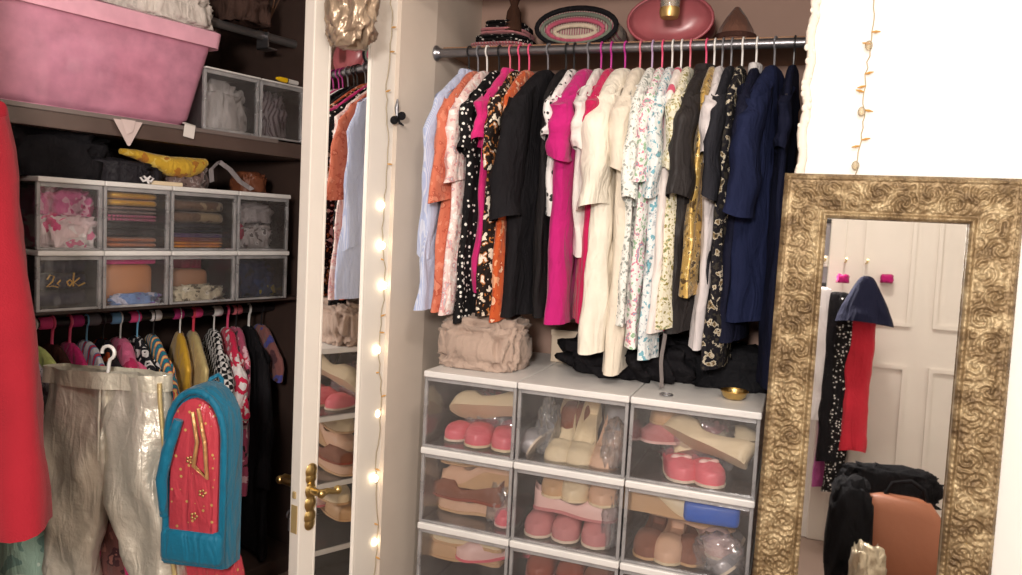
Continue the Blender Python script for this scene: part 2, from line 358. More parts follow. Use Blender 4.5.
# ------------------------------------------------------------------ garments
def garment(name, label, cat, loc, ang, mat, length, a_sh=.178, a_hem=.23, thick=.02, sleeve=None, seed=0, neck=.05, skew=0, lower=None, group=None, hemw=.006, collar=None, sag=.095, hook=.07, back_sleeve=True, foldn=5, tuck=0):
    """body hung from a hanger; local x = shoulder line (+x faces the room), z=0 at the rail"""
    rnd = random.Random(seed); ph = [rnd.uniform(0, 6.28) for _ in range(6)]
    n = 56; rings = []
    zt = -hook; zs = zt-sag
    steps = [(neck*.5, zt+.008, .35), (neck, zt, .6)]
    for k in range(1, 7): t = k/6; steps.append((lerp(neck, a_sh, t), lerp(zt, zs, t**1.15), .7+.3*t))
    a1 = a_sh; a_hem *= 1.06
    N = 22
    for k in range(1, N+1):
        t = k/N; a = lerp(a_sh, a_hem, t) - tuck*math.sin(math.pi*min(1, t*1.3))*.03
        steps.append((a, lerp(zs, -length, t), 1+.25*t))
    for i, (a, z, bt) in enumerate(steps):
        t = max(0, (zs-z)/(length+zs)) if length+zs > 0 else 0
        g = sm(0, .6, t); ring = []
        for j in range(n):
            p = 2*math.pi*j/n; cx = math.cos(p); sx = math.sin(p)
            e = abs(cx)**.7*(1 if cx >= 0 else -1)
            x = a*e; y = thick*bt*(abs(sx)**.8)*(1 if sx >= 0 else -1)
            u = x/.2
            f = (math.sin(u*foldn+ph[0]+t*1.2)*.6+math.sin(u*foldn*1.9+ph[1]-t*2)*.4)*(.004+.013*g)
            f += .006*noise.noise(Vector((x*9+ph[2]*3, z*5, ph[3]*4)))*(.4+g)
            y += f*(1-.3*abs(cx))+.007*noise.noise(Vector((x*38, z*9, ph[2])))*(.3+g); x += (.010*noise.noise(Vector((z*14, ph[1], 1+cx)))+.0)*cx*(.3+g)*.6
            zz = z + (hemw*math.sin(u*2.3+ph[4]) if i == len(steps)-1 else 0) - .012*t*cx*cx*(1 if i > 10 else 0)
            x += skew*t + .008*noise.noise(Vector((z*7, ph[5], cx*2)))*(.3+g)
            ring.append((x, y, zz))
        rings.append(ring)
    m = MB(); m.rings(rings, True, False)
    o = m.build(name, mat, None, loc=loc, rot=(0, 0, ang), angle=80); tag(o, label, cat, group)
    if sleeve:
        L, r1, r2, out = sleeve
        for sd in ((1, -1) if back_sleeve else (1,)):
            rg = []; K = 14
            for k in range(K+1):
                t = k/K; x = sd*(a_sh-.035+.035*sm(0, .25, t)+out*t+.002*math.sin(t*8+ph[5]))+skew*t*.5; z = lerp(zs+.022, zs-L, t**.95) if t > 0 else zs+.02
                r = lerp(r1, r2, t); ring = []
                for j in range(20):
                    p = 2*math.pi*j/20
                    w = 1+.14*math.sin(3*p+ph[0]+t*4)*t+.05*math.sin(t*21+ph[4])*(.3+t)+.26*noise.noise(Vector((math.cos(p)*1.5, t*5, ph[1])))
                    tx = sd*.45*(1-sm(0, .35, t))
                    xx = r*math.cos(p)*w; ring.append((x+xx*(.9), thick*1.05*math.sin(p)*w+.004*math.sin(t*9+ph[2]), z-xx*tx*1.1+(.012*math.sin(p+ph[4])*sm(.7, 1, t))))
                rg.append(ring)
            MB().rings(rg, True, False).build('sleeve', mat, o, angle=80)
    if lower:
        lm, z0 = lower
        pass
    if collar:
        rg = []
        for k, (rr_, zz) in enumerate(((neck*.9, zt-.006), (neck*.95, zt+.012), (neck*1.15, zt+.004), (neck*1.3, zt-.014))):
            rg.append([(rr_*math.cos(2*math.pi*j/20), thick*.95*math.sin(2*math.pi*j/20), zz) for j in range(20)])
        MB().rings(rg, True, False).build('collar', collar, o, angle=80)
    return o
def hanger_mesh(w=.145, drop=.078, r=.0028, hook=.07):
    m = MB()
    hk = [(.0+.016*math.cos(t), 0, .0+.016*math.sin(t)) for t in [R_(x) for x in range(200, -80, -20)]]
    # hook encircles the rail at z=0, open at the far side
    hk = [(.0175*math.cos(R_(x)), 0, .0175*math.sin(R_(x))) for x in range(190, -71, -20)] + [(.003, 0, -.026), (0, 0, -hook+.02), (0, 0, -hook)]
    m.tube(hk, r, 6)
    m.tube([(-w, 0, -hook-drop-.016), (-w*.6, 0, -hook-drop*.55-.014), (0, 0, -hook-.004), (w*.6, 0, -hook-drop*.55-.014), (w, 0, -hook-drop-.016)], r*1.5, 6)
    m.tube([(-w, 0, -hook-drop-.016), (0, 0, -hook-drop-.022), (w, 0, -hook-drop-.016)], r, 6)
    return m
hang_cols = {'black': (.02, .02, .022), 'pink': srgb(236, 90, 130), 'white': srgb(235, 232, 228), 'grey': srgb(120, 120, 125), 'lilac': srgb(190, 165, 200), 'rose': srgb(225, 120, 135), 'magenta': srgb(190, 60, 150), 'blue': srgb(120, 180, 215), 'red': srgb(220, 70, 90)}
HM = {}
def short(lab):
    for w_ in (',', ' beside', ' between', ' behind', ' hanging', ' squeezed', ' next to', ' just above', ' by the', ' on a padded', ' near', ' seen', ' low at', ' showing', ' scattered', ' above'):
        lab = lab.split(w_)[0]
    return lab
def hanger(col, loc, ang, label, group, fat=False):
    key = (col, fat)
    if key not in HM:
        o = hanger_mesh(r=.0045 if fat else .0028).build('coat_hanger', plain('hanger_'+col, hang_cols[col], .35))
        HM[key] = o; 
    else:
        o = HM[key].copy(); COL.objects.link(o)
    o.location = loc; o.rotation_euler = (0, 0, ang); tag(o, label, 'hanger', group); return o

RAILY, RAILZ = 2.25, 1.823
rail = empty('clothes_rail', (0, RAILY, RAILZ), 0, 'long grey metal rail spanning the closet with crowded hangers', 'clothes rail')
MB().tube([(XL+.002, 0, 0), (XR-.002, 0, 0)], .0135, 14).build('rod', plain('rod_steel', srgb(128, 126, 130), .32, .8, bumps=.2), rail)
for x, s in ((XL, 1), (XR, -1)):
    MB().rings([[(x+s*t, .024*math.cos(2*math.pi*k/16)*f, .024*math.sin(2*math.pi*k/16)*f) for k in range(16)] for t, f in ((.001, 1), (.006, 1), (.012, .75), (.02, .65))]).build('end_socket', CHROME, rail)

c = srgb
G = []   # name, label, cat, hookpx, psi, hem_y, kwargs, material, hanger colour
def g(*a, **k): G.append((a, k))
g('shirt', 'pale blue striped shirt, first garment from the closet left wall', 'shirt', 470, 6, 306, cloth('pale_blue_stripe', c(176, 188, 222), 'stripes', (c(206, 212, 232),), 90), 'black', a_hem=.235, sleeve=(.46, .05, .036, .02), collar='m')
g('blouse', 'coral blouse with bell sleeves beside the pale blue shirt', 'blouse', 479, 3, 310, cloth('coral', c(208, 116, 90), 'blobs', (c(220, 138, 112), c(188, 92, 70)), 50), 'grey', sleeve=(.30, .055, .075, .02), a_hem=.2)
g('blouse', 'blush blouse with faint white flowers hanging before the dotted dress', 'blouse', 488, 3, 312, cloth('blush_floral', c(240, 214, 208), 'blobs', (c(250, 240, 236), c(222, 160, 160), c(200, 190, 196)), 75), 'white', sleeve=(.24, .05, .06, .015), a_hem=.22)
g('dress', 'black dress with small white dots and short sleeves', 'dress', 500, 3, 318, cloth('black_white_dots', (.012, .011, .012), 'dots', (c(238, 234, 228),), 62, thr=.27), 'black', sleeve=(.16, .055, .05, .02), a_hem=.2)
g('top', 'hot pink hooded top between the dotted dress and the floral one', 'top', 511, 1, 290, cloth('hot_pink', c(212, 42, 120)), 'rose', sleeve=(.13, .05, .045, .005), a_hem=.15, collar='m')
g('dress', 'black and cream floral dress with brown flecks', 'dress', 520, 0, 312, cloth('brown_floral', (.02, .014, .012), 'blobs', (c(236, 222, 202), c(176, 112, 62), c(240, 228, 215)), 62), 'pink', sleeve=(.2, .05, .05, .01), a_hem=.205)
g('skirt', 'rust orange dress with pale sprigs beside the black tunic', 'dress', 530, 0, 318, cloth('rust_sprig', c(196, 88, 44), 'blobs', (c(226, 160, 120), c(180, 70, 34), c(232, 190, 160)), 48), 'pink', sleeve=None, a_hem=.195)
g('tunic', 'black tunic with wide half sleeves, left of the magenta T-shirt', 'tunic', 549, 10, 316, BLACKC, 'grey', sleeve=(.34, .06, .075, .02), a_hem=.17, thick=0.032)
g('cardigan', 'black cardigan with a pale front edge, next to the black tunic', 'cardigan', 567, 0, 316, cloth('black_knit', (.018, .016, .017)), 'black', a_hem=.15)
g('blouse', 'white blouse with black sprigs, only its shoulder showing beside black cardigan', 'blouse', 575, 0, 210, cloth('white_black_sprig', c(236, 232, 230), 'dots', ((.03, .03, .03),), 50, thr=.3), 'black', sleeve=(.12, .055, .05, .0), a_hem=.15)
g('t_shirt', 'magenta T-shirt with a slack short sleeve', 'T-shirt', 589, 4, 319, cloth('magenta', c(192, 30, 116)), 'grey', sleeve=(.17, .06, .055, .01), a_hem=.19, thick=0.03)
g('blouse', 'off-white blouse squeezed between the magenta and the crimson tops', 'blouse', 602, 0, 250, cloth('off_white', c(232, 226, 220)), 'magenta', sleeve=(.15, .05, .045, .0), a_hem=.16)
g('top', 'crimson pink belted top beside the cream blouse', 'top', 612, 0, 318, cloth('crimson_pink', c(196, 28, 86)), 'magenta', sleeve=(.12, .05, .045, .0), a_hem=.165)
g('blouse', 'long cream blouse with balloon sleeves, outermost of the cream ones', 'blouse', 626, 6, 352, cloth('cream_silk', c(238, 230, 214), rough=.6), 'magenta', sleeve=(.30, .055, .062, .02), a_hem=.2, hemw=.012, thick=0.036)
g('blouse', 'cream cotton blouse with a frayed hem behind the balloon sleeved one', 'blouse', 641, 1, 366, cloth('cream_cotton', c(230, 218, 200)), 'rose', sleeve=(.2, .05, .05, .01), a_hem=.17, hemw=.015, thick=0.026)
g('blouse', 'white blouse with grey leaf print and short sleeves', 'blouse', 653, 0, 320, cloth('grey_leaf', c(236, 236, 230), 'blobs', (c(160, 165, 160), c(205, 208, 200), c(120, 130, 125)), 100), 'lilac', sleeve=(.28, .055, .05, .02), a_hem=.175)
g('dress', 'white dress printed with pink and green sprigs', 'dress', 663, 0, 345, cloth('sprig_white', c(238, 234, 230), 'blobs', (c(150, 185, 150), c(220, 130, 150), c(150, 170, 190)), 95), 'pink', sleeve=(.22, .05, .05, .01), a_hem=.18)
g('blouse', 'pale blouse with a small turquoise patch among its print', 'blouse', 673, 0, 356, cloth('grey_turquoise', c(226, 230, 230), 'blobs', (c(120, 175, 190), c(190, 195, 200), c(90, 140, 150)), 90), 'white', sleeve=(.26, .05, .045, .01), a_hem=.18)
g('dress', 'ivory dress with a rose band hanging beside the blue-flecked blouse', 'dress', 682, 0, 330, cloth('rose_band', c(238, 226, 220), 'stripes', (c(235, 228, 222), c(220, 90, 120)), 3.2), 'white', sleeve=None, a_hem=.185)
g('blouse', 'cream blouse with gold and green print beside black silk shirt', 'blouse', 691, 1, 322, cloth('gold_green', c(232, 226, 204), 'blobs', (c(150, 140, 80), c(200, 188, 140), c(110, 130, 100)), 105), 'rose', sleeve=(.2, .05, .045, .01), a_hem=.18)
g('shirt', 'black satin shirt with a cuffed half sleeve', 'shirt', 707, 6, 330, cloth('black_satin', (.03, .026, .026), rough=.45), 'pink', sleeve=(.27, .062, .062, .03), a_hem=.15, collar='m', thick=0.03)
g('top', 'gold brocade top hanging under the black satin shirt sleeve', 'top', 715, 1, 290, cloth('gold_brocade', c(186, 152, 84), 'blobs', (c(90, 70, 40), c(226, 200, 140), c(60, 50, 40)), 80, rough=.4, metal=.3), 'white', sleeve=None, a_hem=.185)
g('blouse', 'pale grey blouse with a long plain front, between black garments', 'blouse', 723, 1, 346, cloth('pale_grey', c(214, 206, 206)), 'grey', sleeve=(.16, .05, .045, .0), a_hem=.15)
g('jacket', 'black quilted jacket beside the pale grey blouse', 'jacket', 732, 3, 330, cloth('black_quilt', (.022, .022, .028)), 'grey', sleeve=(.26, .055, .055, .02), a_hem=.135)
g('dress', 'black dress scattered with white and gold motifs', 'dress', 743, 4, 365, cloth('black_gold_motif', (.015, .014, .018), 'blobs', (c(60, 56, 50), c(190, 180, 160), c(120, 100, 70)), 75), 'white', sleeve=None, a_hem=.17)
g('blouse', 'dark navy blouse with a pale lining at its neck, behind the big navy shirt', 'blouse', 757, 4, 340, cloth('ink', c(24, 26, 44)), 'white', sleeve=(.2, .05, .05, .01), a_hem=.15, collar='w')
g('shirt', 'large navy shirt with a wide loose sleeve', 'shirt', 780, 12, 318, cloth('navy', c(28, 34, 62)), 'grey', sleeve=(.30, .07, .085, .045), a_hem=.16, xoff=-.012, thick=0.03)
g('dress', 'long darker navy dress, last garment before the right wall', 'dress', 796, 3, 385, cloth('deep_navy', c(20, 23, 42)), 'black', sleeve=(.14, .045, .045, .0), a_hem=.15, a_sh=.15, thick=.016)
LIN = cloth('pale_lining', c(210, 205, 205))
for i, (a, k) in enumerate(G):
    nm, lab, cat, hp, psi, hy, mat, hc = a
    p = onY(hp, 50, RAILY); x = min(p.x, XR-.045)
    near = onY(hp-50, hy, RAILY-.2); L = RAILZ-near.z
    kk = dict(k); x += kk.pop('xoff', 0)
    if kk.get('collar'): kk['collar'] = mat if kk['collar'] == 'm' else LIN
    tilt = R_(-90-psi)
    o = garment(nm, lab, cat, (x, RAILY, RAILZ), tilt, mat, L, seed=i*7+3, thick=kk.pop('thick', .019), group='garments on the closet rail', **kk)
    hanger(hc, (x, RAILY, RAILZ), tilt, '%s hanger carrying the %s' % (hc, short(lab)), 'hangers on the closet rail')
    if nm == 'cardigan':
        MB().tube([(.115, .034, -.14), (.112, .036, -.3), (.108, .04, -.5), (.104, .042, -L+.05)], .0035, 6).build('front_edge', LIN, o)
    if nm == 't_shirt' : pass

# ------------------------------------------------------------------ crumpled cloth, folded cloth
def crumple(name, label, cat, loc, size, mat, seed=0, rz=0, amp=.18, freq=3.0, sub=4, parent=None, group=None, flat=.5, ridge=True, e=.55):
    bm = bmesh.new(); bmesh.ops.create_icosphere(bm, subdivisions=sub, radius=1)
    for v in bm.verts:
        d = v.co.normalized()
        sx = [abs(d[i])**e*(1 if d[i] >= 0 else -1) for i in range(3)]
        l = max(abs(x) for x in sx); q = Vector(sx)
        nn = noise.fractal(d*freq+Vector((seed*3.1, seed, 1)), 1.0, 2.2, 3)
        if ridge: nn = 1-abs(nn)*2.2
        q *= 1+amp*(nn-.5)
        if q.z < -flat: q.z = -flat
        v.co = Vector((q.x*size[0]/2, q.y*size[1]/2, (q.z+flat)*size[2]/(1+flat)))
    m = MB(); bm.verts.index_update(); m.add([v.co[:] for v in bm.verts], [[v.index for v in f.verts] for f in bm.faces]); bm.free()
    o = m.build(name, mat, parent, loc=loc, rot=(0, 0, rz), angle=180)
    if label: tag(o, label, cat, group)
    return o
def folded(name, label, cat, loc, size, mat, seed=0, rz=0, layers=3, group=None):
    """folded cloth: rounded slab with fold lines along its front"""
    w, d, h = size; m = MB(); rnd = random.Random(seed)
    lh = h/layers
    for k in range(layers):
        rings = []; z0 = k*lh
        for i in range(13):
            x = -w/2+w*i/12; ed = 1-.5*abs(i/6-1)**6
            oy = .006*noise.noise(Vector((x*14, k*2.2, seed))); ring = []
            for j in range(14):
                p = 2*math.pi*j/14; cc, s_ = math.cos(p), math.sin(p)
                ring.append((x, d/2*ed*(abs(cc)**.35*(1 if cc > 0 else -1))+oy, z0+lh/2+lh*.5*(abs(s_)**.7*(1 if s_ > 0 else -1))*(.92+.1*noise.noise(Vector((x*12, k, seed+5))))))
            rings.append(ring)
        m.rings(rings)
    o = m.build(name, mat, None, loc=loc, rot=(0, 0, rz), angle=60); tag(o, label, cat, group); return o

# ------------------------------------------------------------------ shoes
def shoe(kind, label, loc, rz, up, sole, L=.235, group=None, tilt=(0, 0), s=1.0, lining=None, bow=None):
    e = empty('shoe', loc, rz, label, 'shoe', group); e.rotation_euler = (tilt[0], tilt[1], rz); e.scale = (s, s, s)
    hh = {'flat': .008, 'pump': .055, 'wedge': .05, 'slipper': .012}[kind]
    def wid(t):
        return (.026+.012*sm(.25, .7, t))*(1 if t < .82 else math.sqrt(max(.02, 1-((t-.82)/.18)**2)))*(1 if t > .08 else .55+.45*math.sqrt(t/.08))
    def zb(t): return .006+hh*(1-sm(.3, .72, t))
    rings = []; K = 26
    for i in range(K+1):
        t = i/K; x = (t-.5)*L; w = wid(t); z = zb(t)
        hgt = .05-.024*sm(.0, .45, t)+.014*sm(.5, .66, t)-.02*sm(.8, 1, t)
        if kind == 'slipper' : hgt = .014+.024*sm(.45, .62, t)-.014*sm(.8, 1, t)
        v = sm(.52, .66, t); v = 1-(1-v)*(0 if t < .03 else 1) if t < .03 else v
        half = [(w, 0), (w*1.06, hgt*.45), (w*.97, hgt*.9), (w*.9, hgt), (w*lerp(.82, .8, v), lerp(hgt*.93, hgt*1.12, v)), (w*.7, lerp(.006, hgt*1.22, v)), (w*.3, lerp(.004, hgt*1.32, v))]
        ring = [(x, y, z+zz) for y, zz in half]+[(x, 0, z+lerp(.004, hgt*1.34, v))]+[(x, -y, z+zz) for y, zz in reversed(half)]
        rings.append(ring)
    MB().rings(rings).build('upper', up, e, angle=70)
    rg = []
    for i in range(K+1):
        t = i/K; x = (t-.5)*L*1.02; w = wid(t)*1.07; z = zb(t)
        lo = 0 if kind == 'wedge' else max(0, z-.008)
        rg.append([(x, w, z+.001), (x, w*.98, lo), (x, -w*.98, lo), (x, -w, z+.001)])
    MB().rings(rg).build('sole', sole, e, smooth=False)
    if kind == 'pump':
        MB().rings([[(-L*.41+.014*f*math.cos(2*math.pi*k/12), .016*f*math.sin(2*math.pi*k/12), zz) for k in range(12)] for f, zz in ((.6, 0), (.55, .02), (.8, .04), (1.3, hh+.004))]).build('heel', sole, e)
    if bow:
        b = MB()
        for sgn in (1, -1): b.ball((L*.28, sgn*.014, zb(.8)+.048), .013, 8, (.7, 1.1, .6))
        b.ball((L*.28, 0, zb(.8)+.048), .006, 8); b.build('bow', bow, e)
    return e
CREAM = plain('cream_leather', c(232, 212, 176), .45, bumps=.2); TAN = plain('tan_leather', c(206, 166, 124), .5, bumps=.2)
PINKL = plain('salmon_pink_leather', c(232, 110, 122), .4, bumps=.15); ROSE = plain('dusty_rose_suede', c(200, 130, 130), .8, bumps=.4)
NUDE = plain('nude_leather', c(222, 180, 150), .5, bumps=.2); RUST = plain('rust_leather', c(150, 74, 54), .5, bumps=.3)
BROWN = plain('brown_suede', c(134, 84, 64), .8, bumps=.4); SOLE = plain('pale_sole', c(230, 212, 190), .6); PALEP = plain('pale_pink_leather', c(236, 196, 188), .45)
GREYS = plain('silver_grey_leather', c(180, 176, 178), .35, .3, bumps=.3)
def put(col, row, u, v, kind, label, up, sole, rz, dz=0, tilt=(0, 0), s=1.0, **k):
    """u, v: across and into the box"""
    x = lerp(colx[col][0]+.01, colx[col][1]-.01, u); zf = rows[row]-.221+.006+dz
    return shoe(kind, label, (x, 1.985+v, zf), rz, up, sole, tilt=tilt, s=s, group='shoes in the clear boxes', **k)
D = R_
# top left box
put(0, 0, .24, .16, 'slipper', 'salmon pink flat standing at the left wall of the top left box', PINKL, SOLE, D(-100), s=.85)
put(0, 0, .45, .15, 'slipper', 'salmon pink flat under the cream wedge in the top left box', PINKL, CREAM, D(-80))
put(0, 0, .74, .15, 'slipper', 'salmon pink flat at the right of the top left box', PINKL, CREAM, D(-74))
put(0, 0, .5, .12, 'flat', 'cream shoe lying on its side across the pink flats', CREAM, CREAM, D(168), dz=.085, tilt=(D(42), D(8)), s=1.05)
# top middle
put(1, 0, .30, .15, 'pump', 'cream court shoe at the left front of the middle top box', CREAM, CREAM, D(-86), dz=.0, tilt=(0, D(18)))
put(1, 0, .52, .15, 'pump', 'cream court shoe in the centre of the middle top box', CREAM, CREAM, D(-88), dz=.0, tilt=(0, D(18)))
put(1, 0, .78, .15, 'pump', 'nude court shoe with a pointed toe at the right of the middle top box', NUDE, CREAM, D(-92), dz=.0, tilt=(0, D(20)))
put(1, 0, .36, .27, 'pump', 'brown heeled shoe behind the cream court shoes, left one', BROWN, TAN, D(-100), dz=.08, tilt=(0, D(15)))
put(1, 0, .72, .27, 'flat', 'silver grey flat lying over the nude court shoe', GREYS, NUDE, D(-70), dz=.09, tilt=(0, D(10)))
put(1, 0, .10, .14, 'flat', 'silver grey flat wedged at the left side of the middle top box', GREYS, SOLE, D(-95), tilt=(D(60), 0), dz=.02, s=.85)
# top right
put(2, 0, .32, .13, 'slipper', 'pink slipper with a bow at the left of the right top box', PINKL, SOLE, D(-70), bow=PALEP)
put(2, 0, .52, .12, 'slipper', 'pink slipper with a bow beside its pair in the right top box', PINKL, SOLE, D(-60), bow=PALEP)
put(2, 0, .34, .2, 'flat', 'dusty rose flat on its side behind the pink slippers', ROSE, PALEP, D(-160), dz=.06)
put(2, 0, .54, .11, 'flat', 'large cream shoe on its side resting on the pink slippers', CREAM, CREAM, D(158), dz=.075, tilt=(D(40), D(-12)), s=1.05)
put(2, 0, .66, .2, 'flat', 'second cream shoe behind and right of the large one', CREAM, CREAM, D(20), dz=.05, tilt=(D(-35), D(-12)))
put(2, 0, .3, .24, 'flat', 'tan woven flat at the upper left of the right top box', TAN, TAN, D(-120), dz=.115)
# second row left
put(0, 1, .42, .12, 'flat', 'cream sandal on top of the pile in the second row left box', CREAM, TAN, D(178), dz=.145, s=.95)
put(0, 1, .45, .12, 'wedge', 'tan wedge under the cream sandal', NUDE, TAN, D(176), dz=.082)
put(0, 1, .38, .1, 'flat', 'brown suede flat in the middle of the second row left pile', BROWN, RUST, D(170), dz=.045)
put(0, 1, .42, .12, 'flat', 'pale tan flat at the bottom of the second row left pile', NUDE, TAN, D(172), dz=.0)
put(0, 1, .86, .14, 'slipper', 'pink flat at the right corner of the second row left box', PINKL, PALEP, D(-88), dz=.0, s=.8)
# second row middle
for i, (u, lab) in enumerate(((.16, 'dusty rose flat at the left of the front row in the middle box'), (.42, 'dusty rose flat second in the front row of the middle box'), (.70, 'dusty rose flat third in the front row of the middle box'))):
    put(1, 1, u, .14, 'slipper', lab, ROSE, SOLE, D(-88+4*i), dz=.0)
put(1, 1, .26, .16, 'flat', 'tan flat at the left of the upper layer of the middle box', TAN, CREAM, D(-84), dz=.11, s=.95)
put(1, 1, .50, .16, 'flat', 'cream flat in the centre of the upper layer of the middle box', CREAM, CREAM, D(-90), dz=.11)
put(1, 1, .76, .16, 'flat', 'nude flat at the right of the upper layer of the middle box', NUDE, CREAM, D(-86), dz=.11)
put(1, 1, .5, .1, 'flat', 'tan and rose flat lying crosswise between the two layers', PALEP, ROSE, D(4), dz=.058)
# second row right
put(2, 1, .28, .1, 'wedge', 'cream wedge along the upper left of the second row right box', CREAM, TAN, D(2), dz=.11)
put(2, 1, .48, .17, 'flat', 'tan flat lying crosswise in the second row right box', TAN, NUDE, D(-5), dz=.07)
put(2, 1, .16, .14, 'flat', 'brown flat with its toe to the front, left of the nude one', BROWN, TAN, D(-90), dz=0)
put(2, 1, .34, .13, 'flat', 'nude flat with its toe to the front in the second row right box', NUDE, CREAM, D(-90), dz=0)
put(2, 1, .52, .15, 'flat', 'brown suede flat right of the nude one', BROWN, TAN, D(-88), dz=0)
put(2, 1, .68, .15, 'flat', 'pale flat under the blue packet', PALEP, SOLE, D(-70), dz=.03)
put(2, 1, .87, .14, 'flat', 'silver grey flat at the right end of the second row right box', GREYS, SOLE, D(-95), dz=0, tilt=(D(40), 0))
pk = MB().box((-.07, -.045, 0), (.07, .045, .055), .012).build('packet', plain('bright_blue_packet', c(30, 96, 196), .4, bumps=.5, bscale=30), None, loc=(-.165, 2.05, .56), rot=(0, 0, D(4))); tag(pk, 'bright blue packet on top of the tan shoes', 'packet')
# crinkled clear wrapping stuffed beside the shoes
WRAP = clear('crinkled_wrap', tint=(.97, .98, 1), haze=.16, hcol=(.85, .87, .9), rough=.05, gloss=.9)
for i_, (c_, r_, u_, v_, sz_, lab_) in enumerate(((0, 0, .5, .22, (.2, .14, .13), 'crinkled clear wrap behind the shoes of the top left closet box'), (1, 0, .9, .1, (.06, .12, .12), 'crinkled clear wrap at the right of the cream court shoes'), (1, 0, .1, .12, (.06, .1, .15), 'crinkled clear wrap left of the cream court shoes'),
     (2, 0, .45, .2, (.2, .1, .17), 'crinkled clear wrap behind the pink slippers'), (0, 1, .82, .12, (.08, .12, .12), 'crinkled clear wrap right of the brown sandal pile'), (1, 1, .93, .1, (.05, .12, .15), 'crinkled clear wrap right of the dusty rose flats'), (2, 1, .8, .06, (.13, .06, .09), 'crinkled bluish wrap low in the second row right box'))):
    x_ = lerp(colx[c_][0]+.03, colx[c_][1]-.03, u_)
    crumple('plastic_wrap', lab_, 'wrapping', (x_, 1.985+v_, rows[r_]-.221+.007), sz_, WRAP, 100+i_, 0, amp=.26, freq=2.8, sub=4, e=.8, group='clear wrapping in the shoe boxes')
# third row
put(0, 2, .4, .1, 'flat', 'cream flat lying on top in the third row left box', CREAM, TAN, D(174), dz=.13)
put(0, 2, .72, .12, 'flat', 'pink flat at the right in the third row left box', PALEP, PINKL, D(-150), dz=.1)
put(0, 2, .35, .12, 'flat', 'tan flat under the cream one in the third row left box', TAN, TAN, D(176), dz=.075)
put(1, 2, .2, .14, 'flat', 'rust flat at the left in the third row middle box', RUST, ROSE, D(-88), dz=.1)
put(1, 2, .5, .14, 'flat', 'rust flat in the centre of the third row middle box', RUST, RUST, D(-86), dz=.1)
put(1, 2, .8, .14, 'flat', 'brown flat at the right of the third row middle box', BROWN, RUST, D(-92), dz=.1)
put(1, 2, .5, .14, 'wedge', 'brown wedge beneath the rust flats in the third row', BROWN, BROWN, D(0), dz=.01)
put(2, 2, .4, .12, 'flat', 'tan flat in the third row right box', TAN, TAN, D(178), dz=.13)

# ------------------------------------------------------------------ on the closet box stack
crumple('cloth_bag', 'crumpled beige cloth bag on the left end of the box stack', 'bag', (-.865, 2.16, .876), (.25, .22, .155), cloth('beige_linen', c(178, 156, 142)), 4, amp=.17, freq=2.6, sub=5, flat=.7)
cb = MB().box((-.09, -.1, 0), (.09, .1, .10), .003).box((-.092, -.102, .085), (.092, .102, .103), .002).build('carton', plain('cream_card', c(212, 194, 172), .8), None, smooth=False, loc=(-.63, 2.44, .876), rot=(0, 0, D(3))); tag(cb, 'cream lidded carton at the back of the box stack', 'carton')
def frilly():
    m = MB(); rnd = random.Random(9)
    bm = bmesh.new(); bmesh.ops.create_icosphere(bm, subdivisions=5, radius=1)
    for v in bm.verts:
        d = v.co.normalized(); a = math.atan2(d.y, d.x)
        r = 1+.16*math.sin(a*17+d.z*5)+.25*noise.noise(d*3.0)
        v.co = Vector((d.x*.20*r, d.y*.15*r, max(0, (d.z+.55))*.085*(1+.3*noise.noise(d*4))))
    bm.verts.index_update(); m.add([v.co[:] for v in bm.verts], [[v.index for v in f.verts] for f in bm.faces]); bm.free(); return m
fr = frilly().build('ruffled_skirt', BLACKC, None, loc=(-.44, 2.30, .876), angle=180); tag(fr, 'heap of black ruffled cloth behind the cream blouse hems', 'skirt')
crumple('black_cloth', 'black cloth bundle under the navy dress, right end of the box stack', 'cloth', (-.155, 2.32, .876), (.26, .22, .11), cloth('black_velvet', (.01, .01, .012)), 8, amp=.3)
bb = empty('bracelet', (-.135, 2.1, .8765), 0, 'tarnished gold ring dish at the right end of the box stack', 'dish')
MB().lathe([(.022, 0), (.03, .008), (.034, .02), (.031, .02), (.027, .009), (.0, .006)], 20).build('bowl', BRASS, bb)
MB().tube([(.034*math.cos(t*.5), .034*math.sin(t*.5), .021) for t in range(14)], .0025, 6).build('rim', plain('gold_rim', c(210, 170, 100), .3, 1), bb)
spool = empty('keyring', (-.3, 2.03, .877), 0, 'small silver ring lying near the front edge of the box stack', 'ring')
MB().tube([(.016*math.cos(t*.45), .016*math.sin(t*.45), .003) for t in range(15)], .0022, 6).build('band', CHROME, spool)
# hanging ties below the pale garments
for i, (px, y0, y1, mat, lab) in enumerate(((665, 320, 388, cloth('grey_tie', c(120, 112, 110)), 'thin grey tie end dangling below the print blouses'), (652, 300, 352, _mc['crimson_pink'], 'narrow crimson ribbon dangling between the cream hems'))):
    a = onY(px, y0, 2.1); b = onY(px, y1, 2.1)
    m = MB(); n = 8
    m.rings([[(dx+.003*math.sin(k), dy, lerp(a.z, b.z, k/n)) for dx, dy in ((-.005, -.001), (.005, -.001), (.005, .001), (-.005, .001))] for k in range(n+1)])
    tag(m.build('ribbon', mat, None, loc=(a.x, 2.1, 0)), lab, 'ribbon')

